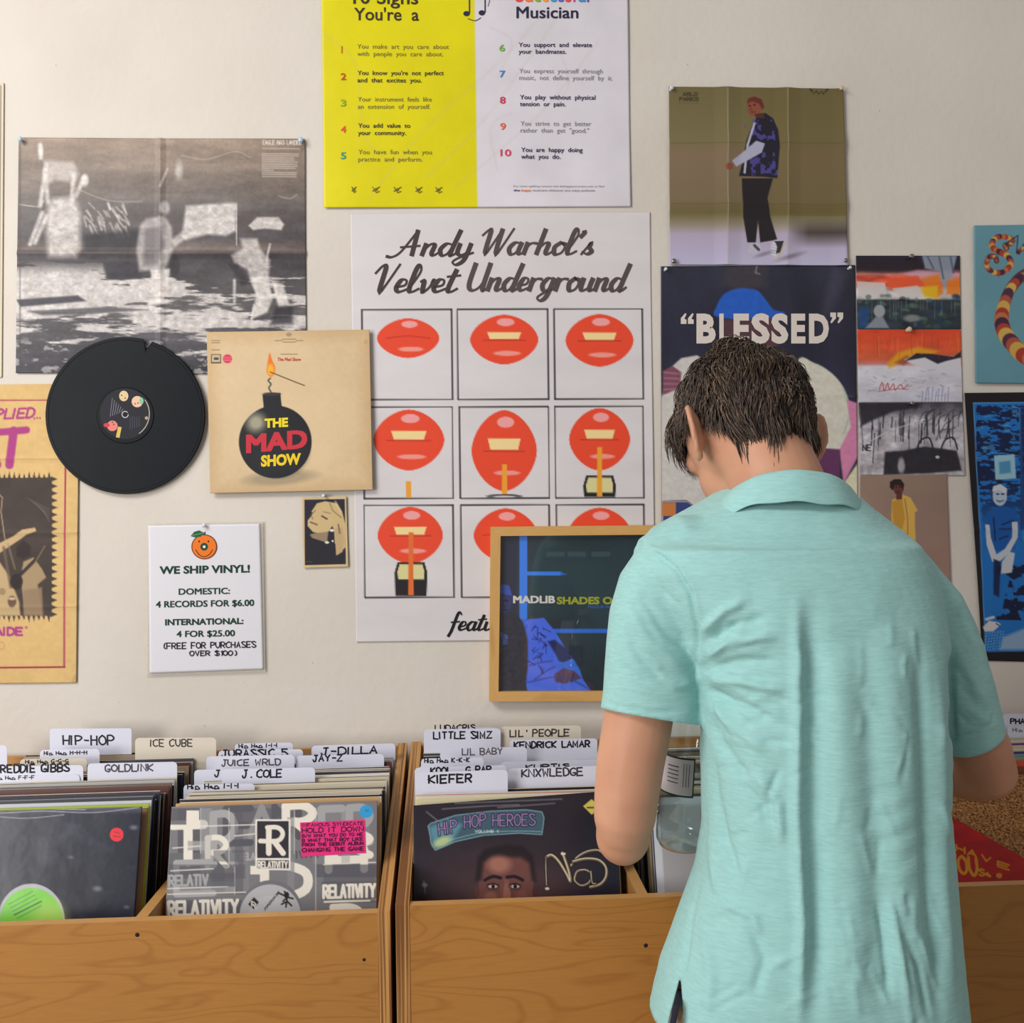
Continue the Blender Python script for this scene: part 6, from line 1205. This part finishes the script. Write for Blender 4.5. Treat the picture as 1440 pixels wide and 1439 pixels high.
# ---- body: one continuous skin surface
HC = Q(1046, 594, 1.365); HR = Matrix.Rotation(R(17), 3, 'Z') @ Matrix.Rotation(R(-27), 3, 'X') @ Matrix.Rotation(R(2), 3, 'Y')
def hp(x, y, z): return HC + HR @ Vector((x, y, z))
def ellipsoid(mb, c, r, rot=None, nu=24, nv=16):
    rot = rot or Matrix.Identity(3); vs = []; fs = []
    for j in range(nv + 1):
        ph = math.pi * j / nv
        for i in range(nu):
            th = 2 * math.pi * i / nu; vs.append(Vector(c) + rot @ Vector((r[0] * math.sin(ph) * math.cos(th), r[1] * math.sin(ph) * math.sin(th), r[2] * math.cos(ph))))
    for j in range(nv):
        for i in range(nu): a, b = j * nu + i, j * nu + (i + 1) % nu; fs.append((a, a + nu, b + nu, b))
    mb.add(vs, fs)
mb = MB()
SK = (.077, .096, .103)
ellipsoid(mb, HC, SK, HR); ellipsoid(mb, hp(0, .036, -.060), (.058, .056, .058), HR); ellipsoid(mb, hp(0, .062, -.092), (.036, .030, .028), HR); ellipsoid(mb, hp(0, -.018, -.055), (.062, .062, .06), HR)
mb.tube([hp(0, .090, .004), hp(0, .104, -.020), hp(0, .108, -.036)], [(.007, .007), (.010, .010), (.014, .010)], 10); ellipsoid(mb, hp(0, .112, -.038), (.012, .010, .008), HR)
for s in (-1, 1): ellipsoid(mb, hp(s * .034, .068, -.022), (.024, .024, .022), HR); ellipsoid(mb, hp(s * .013, .103, -.040), (.007, .008, .006), HR); mb.tube([hp(s * .012, .092, .016), hp(s * .036, .088, .018), hp(s * .055, .070, .012)], [.006, .007, .004], 8)
mb.tube([hp(-.024, .088, -.063), hp(0, .100, -.061), hp(.024, .088, -.063)], [.003, .0055, .003], 8); mb.tube([hp(-.022, .086, -.069), hp(0, .097, -.071), hp(.022, .086, -.069)], [.003, .006, .003], 8)
for s in (-1, 1):                       # ears: helix rim, inner fold, lobe and a thin shell
    def ep(a, r=1.0, out=0.0):
        y, z = -.014 + .018 * r * math.cos(a) - .007 * math.sin(a), -.030 + .033 * r * math.sin(a); fl = .62 * max(0, .010 - y) * r + .001
        return hp(s * (.075 + fl + out), y, z)
    mb.tube([ep(a) for a in np.linspace(R(-10), R(265), 18)], [.0042] * 16 + [.0052, .006], 8)
    mb.tube([ep(a, .62, -.001) for a in np.linspace(R(40), R(250), 10)], .0032, 8)
    q = [ep(a, .9) for a in np.linspace(0, 2 * math.pi, 20)[:-1]]; cc = ep(R(180), .15, .001); nn = (q[5] - cc).cross(q[0] - cc).normalized() * .006
    n = len(q); vs = [p + nn for p in q] + [p - nn for p in q] + [cc + nn * 1.2, cc - nn * 1.2]
    mb.add(vs, [(i, (i + 1) % n, 2 * n) for i in range(n)] + [(n + (i + 1) % n, n + i, 2 * n + 1) for i in range(n)] + [(i, n + i, n + (i + 1) % n, (i + 1) % n) for i in range(n)])
    ellipsoid(mb, ep(R(268), .98), (.006, .008, .007), HR)
nb = Q(1108, 735, 1.30)
ellipsoid(mb, (PX, PY + .01, .92), (.135, .085, .10))
mb.tube([nb + Vector((0, .005, -.06)), nb, nb.lerp(hp(0, -.035, -.07), .5), hp(0, -.022, -.055)], [(.080, .070), (.064, .060), (.060, .058), (.058, .060)], 24)
ringloft(mb, torso_rows(-.018, 1300)[3:], 40)
def limb(pts, rad): mb.tube([Vector(p) for p in pts], rad, 20)
LSh, LE, LW = Q(926, 812, 1.285), Q(878, 1170, 1.272), Q(890, 1090, 1.525)
limb([LSh + Vector((.01, 0, -.012)), Q(917, 880, 1.28), Q(905, 960, 1.275), Q(896, 1020, 1.275), Q(886, 1075, 1.272), Q(881, 1120, 1.27), Q(878, 1154, 1.272), Q(876, 1180, 1.276)], [.036, .043, .0440, .0435, .0425, .0405, .0385, .031])
ellipsoid(mb, Q(876, 1174, 1.282), (.0345, .034, .038))
limb([Q(877, 1158, 1.285), Q(879, 1156, 1.32), Q(884, 1134, 1.39), Q(887, 1110, 1.47), LW], [.034, .037, .035, .029, (.029, .022)])
RSh, RE, RW = Q(1296, 815, 1.29), Q(1392, 1094, 1.335), Q(1180, 1055, 1.545)
limb([RSh + Vector((-.015, 0, -.015)), Q(1307, 880, 1.293), Q(1336, 950, 1.297), Q(1359, 1010, 1.306), Q(1377, 1050, 1.32), RE, Q(1394, 1098, 1.34)], [.030, .035, .036, .037, .0395, .036, .03])
limb([Q(1390, 1092, 1.332), Q(1368, 1088, 1.35), Q(1310, 1078, 1.41), Q(1240, 1066, 1.48), RW], [.034, .0365, .034, .028, (.022, .028)])
def hand(W_, fwd, side, sgn, curl=.45):
    f = Vector(fwd).normalized(); sd = (Vector(side) - f * Vector(side).dot(f)).normalized(); up = sd.cross(f).normalized(); up = up if up.z > 0 else -up
    K = W_ + f * .095
    mb.tube([W_ - f * .01, W_ + f * .02, W_ + f * .055, K], [(.022, .026), (.017, .032), (.014, .041), (.011, .040)], 14, up=up)
    for k, (o, l) in enumerate(((-.031, .068), (-.0105, .078), (.0105, .072), (.030, .056))):
        p = K + sd * o * -sgn - f * .008; d = (f + sd * o * -sgn * 2.2).normalized(); pts = [p - d * .02, p]; a = .15 + .05 * k
        for sl, dc in ((.45, curl), (.3, curl * 1.2), (.25, curl)):
            dd = d * math.cos(a) - up * math.sin(a); pts.append(pts[-1] + dd * l * sl); a += dc
        mb.tube(pts, [.0085, .0088, .0080, .0074, .0055], 10)
    p = W_ + f * .03 + sd * sgn * .026
    mb.tube([p - sd * sgn * .015, p + sd * sgn * .012 + f * .016 - up * .006, p + sd * sgn * .022 + f * .042 - up * .014, p + sd * sgn * .020 + f * .064 - up * .022], [.014, .0125, .0098, .007], 10)
hand(LW, (.02, 1, .02), (1, 0, 0), 1, .3); hand(RW, (-.55, .8, .02), (1, .6, 0), -1)
for s in (-1, 1):
    x = PX + s * .095; limb([(x, PY + .01, .88), (x, PY + .012, .74), (x + s * .004, PY + .015, .60), (x + s * .004, PY + .012, .48), (x + s * .004, PY - .008, .36), (x + s * .004, PY - .012, .28), (x + s * .004, PY - .01, .14), (x + s * .004, PY - .005, .07)], [.066, .070, .062, .052, .054, .048, .036, .038])
    mb.tube([(x, PY - .03, .05), (x, PY + .04, .045), (x, PY + .13, .035)], [(.034, .036), (.036, .032), (.036, .02)], 12)
bake(mb, 'body', M_SKIN, PE, .0041, 6)
# ---- eyes under the brow
for s in (-1, 1):
    m2 = MB(); ellipsoid(m2, hp(s * .031, .079, .002), (.0125, .012, .011), HR, 14, 10); m2.build('eye', mat('eye_white', (232, 226, 220), .2), PE, True)
# ---- shoes
for s in (-1, 1):
    x = PX + s * .097; m2 = MB()
    ringloft(m2, [(Vector((x, PY + y, z)), Vector((w, 0, 0)), Vector((0, -.0, h)), 2.4) for y, z, w, h in ((-.062, .046, .030, .030), (-.045, .052, .037, .046), (.0, .054, .040, .050), (.05, .045, .043, .042), (.11, .034, .046, .030), (.155, .028, .040, .024), (.178, .024, .024, .016))], 20)
    bake(m2, 'shoe', mat('white_canvas_shoe', (206, 202, 196), .7), PE, .006, 3); m2 = MB(); ringloft(m2, [(Vector((x, PY + .055, z)), Vector((.050, 0, 0)), Vector((0, .128, 0)), 2.6) for z in (.001, .018)], 28); m2.build('shoe_sole', mat('rubber_sole', (226, 222, 214), .6), PE)
# ---- hair: dark shell with thousands of locks on it
M_HAIR = [mat('hair_' + n, c, .42, .45) for n, c in (('dark_brown', (52, 42, 36)), ('mid_brown', (80, 64, 53)), ('light_brown', (112, 92, 76)))]
def hairline(x, y, z):                  # head-local: True where hair grows
    if y > .055: return z > .012 + (y - .055) * .6
    side = abs(x) > .055
    if side and y > -.012: return z > .006 + (y + .012) * .15
    lim = -.088 + .008 * math.cos(x * 90) + max(0, y + .055) * 6 if not side else -.052 + (abs(x) - .055) * 1.6 + max(0, y + .05) * .9
    return z > lim
hs = MB(); rs = random.Random(21)
HRi = HR.transposed(); grav = HRi @ Vector((0, 0, -1))
SKh = Vector(SK)
def surf(p, off):                       # push a head-local point onto the scalp ellipsoid grown by off
    e = Vector((SKh.x + off, SKh.y + off, SKh.z + off)); k = math.sqrt((p.x / e.x) ** 2 + (p.y / e.y) ** 2 + (p.z / e.z) ** 2); return p / k
def nrm_(p): return Vector((p.x / SKh.x ** 2, p.y / SKh.y ** 2, p.z / SKh.z ** 2)).normalized()
crown = Vector((.012, -.060, .072))
def wob(p, s): return Vector((math.sin(p.y * 90 + s) + math.sin(p.z * 140 + 2 * s), math.sin(p.z * 100 + s * 3) + math.sin(p.x * 150 + s), math.sin(p.x * 110 + s * 2) + math.sin(p.y * 130 + 3 * s))) * .5
cnt = 0
while cnt < 8200:
    d = Vector((rs.gauss(0, 1), rs.gauss(0, 1), rs.gauss(0, 1))).normalized(); p = surf(Vector((d.x * SK[0], d.y * SK[1], d.z * SK[2])), 0)
    if not hairline(p.x, p.y, p.z): continue
    cnt += 1
    front = max(0, (p.y - .02) / .07); top = max(0, p.z / .1); nape = max(0, (-p.z - .01) / .06)
    L_ = (.030 + .020 * top + .034 * front) * rs.uniform(.75, 1.25) * (1 + .3 * min(nape, 1))
    steps = 6; st = L_ / steps; pts = [p.copy()]; q = p.copy(); hoff = rs.uniform(.002, .012) * (1 - .6 * min(nape, 1)) + .003 * front; lift = (.42 + .35 * top) * (1 - .5 * min(nape, 1)) * (2.2 if rs.random() < .05 else 1); ws = rs.uniform(0, .6)
    for k in range(steps):
        n = nrm_(q); flow = (q - crown); flow = flow - n * flow.dot(n); flow = flow.normalized() if flow.length > 1e-4 else Vector((0, 0, -1))
        swirl = n.cross(flow) * .35
        g = grav - n * grav.dot(n) * .7
        dv = (flow * .9 + swirl + n * (lift * (1 - k / 3.0)) + g * (.25 + .25 * k * (.4 + front)) + wob(p * 1.0, ws) * .75 + Vector((rs.uniform(-1, 1), rs.uniform(-1, 1), rs.uniform(-1, 1))) * .22).normalized()
        if nape > .15 and p.y < -.02: dv = dv.lerp((grav + HRi @ Vector((0, -.42, 0)) + n * .1 + wob(p, ws) * .3).normalized(), min(nape, 1) * .85).normalized()
        q = q + dv * st; r0 = surf(q, .0015 + hoff * min(1, (k + 1) / 3)); inside = (q.x / (SK[0] + .0015 + hoff * .5)) ** 2 + (q.y / (SK[1] + .0015 + hoff * .5)) ** 2 + (q.z / (SK[2] + .0015 + hoff * .5)) ** 2 < 1
        if inside: q = r0
        elif nape > .15 and p.y < -.02: pass
        elif q.length > r0.length + .006 and front < .4: q = q.lerp(r0, .45)
        pts.append(q.copy())
    w = rs.uniform(.0007, .0017); n = len(hs.v); a0 = rs.uniform(0, 6)
    for k, q in enumerate(pts):
        t = (pts[min(k + 1, steps)] - pts[max(k - 1, 0)]).normalized(); u = t.orthogonal().normalized(); v_ = t.cross(u); ww = w * (1 - (k / steps) ** 2 * .85)
        for j in range(3): an = a0 + j * 2.094; hs.v.append(tuple(HC + HR @ (q + (u * math.cos(an) + v_ * math.sin(an)) * ww)))
    mi = rs.choices((0, 1, 2), (5, 4, 1.6))[0]
    for k in range(steps):
        for j in range(3): a, b = n + k * 3 + j, n + k * 3 + (j + 1) % 3; hs.f.append((a, b, b + 3, a + 3)); hs.m.append(mi)
# shell under the locks
nu, nv = 72, 48; idx = {}; base_n = len(hs.v)
for j in range(nv + 1):
    for i in range(nu):
        ph, th = math.pi * j / nv, 2 * math.pi * i / nu; p = Vector((SK[0] * math.sin(ph) * math.cos(th), SK[1] * math.sin(ph) * math.sin(th), SK[2] * math.cos(ph)))
        ok = hairline(p.x * .97, p.y, p.z - .004); idx[(j, i)] = ok; q = surf(p, .0055 if ok else -.004); hs.v.append(tuple(HC + HR @ q))
for j in range(nv):
    for i in range(nu):
        c = [(j, i), (j + 1, i), (j + 1, (i + 1) % nu), (j, (i + 1) % nu)]
        if sum(idx[k] for k in c) >= 2: hs.f.append(tuple(base_n + a * nu + b for a, b in c)); hs.m.append(0)
tag(hs.build('hair', M_HAIR, PE, True), kind='stuff')
# ================================================================ water bottle clamped under the left arm
bc = Q(958, 1190, 1.40); bt = Q(972, 965, 1.375); ax = (bt - bc).normalized(); Hh = (bt - bc).length
E = empty('water_bottle', bc, 'clear plastic water bottle with a white label held between arm and shirt', 'bottle')
M_PET = thin_clear('clear_bottle_plastic', (242, 250, 250), .06, 1.75)
M_WAT = thin_clear('water', (246, 252, 252), .03, 1.33)
k = Hh; r = .0355
prof = [(.0001, .005), (.012, .004), (.022, .001), (.030, .002), (r - .001, .010), (r, .02), (r, .042), (r - .003, .046), (r, .050), (r - .003, .056), (r, .060), (r - .0035, .067), (r, .073), (r, .078), (r - .0012, .080), (r - .0012, .138), (r, .140), (r, .150), (r - .003, .154), (r - .001, .159), (r - .004, .172), (.028, .186), (.018, .203), (.0125, .210), (.0125, .222)]
mb = MB(); mb.lathe(bc, prof, 40, axis=ax); inner = [(max(q[0] - .0007, .0001), q[1] + (.0007 if q[1] < .02 else 0)) for q in prof][::-1]; mb.build('bottle_wall', M_PET, E, True)
wp = [(max(q[0] - .0009, .0001), q[1] + .0009) for q in prof if q[1] < .135] + [(.0001, .135)]; mb = MB(); mb.lathe(bc, wp, 40, axis=ax); mb.build('water', M_WAT, E, True)
mb = MB(); mb.lathe(bc, [(.0001, .226), (.0135, .226), (.0142, .224), (.0142, .212), (.0130, .212)], 24, axis=ax); mb.build('bottle_cap', mat('white_cap', (226, 228, 230), .4), E, True)
def label_strip(name, a0, a1, h0, h1, rr, m, dh=0):
    u = ax.orthogonal().normalized(); u = (Vector((0, -1, 0)) - ax * Vector((0, -1, 0)).dot(ax)).normalized(); w_ = ax.cross(u); vs = []; fs = []; N = 16
    for i in range(N + 1):
        a = a0 + (a1 - a0) * i / N
        for h in (h0, h1): vs.append(bc + ax * h + (u * math.cos(a) + w_ * math.sin(a)) * rr)
    for i in range(N): fs.append((2 * i, 2 * i + 2, 2 * i + 3, 2 * i + 1))
    return vs, fs
mb = MB(); gn = MB()
v, f = label_strip('l', -1.7, .10, .082, .136, r + .0003, None); gn.add(v, f, 0); v, f = label_strip('l', -1.65, .05, .0845, .1335, r + .0006, None); gn.add(v, f, 1)
for k2 in range(9): v, f = label_strip('t', -.95, -.5, .122 - (k2 % 5) * .0055, .1233 - (k2 % 5) * .0055, r + .0009, None); (gn.add(v, f, 2) if k2 < 6 else None)
for k2 in range(3): v, f = label_strip('t', -.32 + k2 * .1, -.298 + k2 * .1, .096, .128, r + .0009, None); gn.add(v, f, 2)
gn.build('label', [mat('label_green', (28, 66, 48), .4), mat('label_white', (214, 212, 218), .4), mat('label_text', (70, 74, 80), .5)], E)
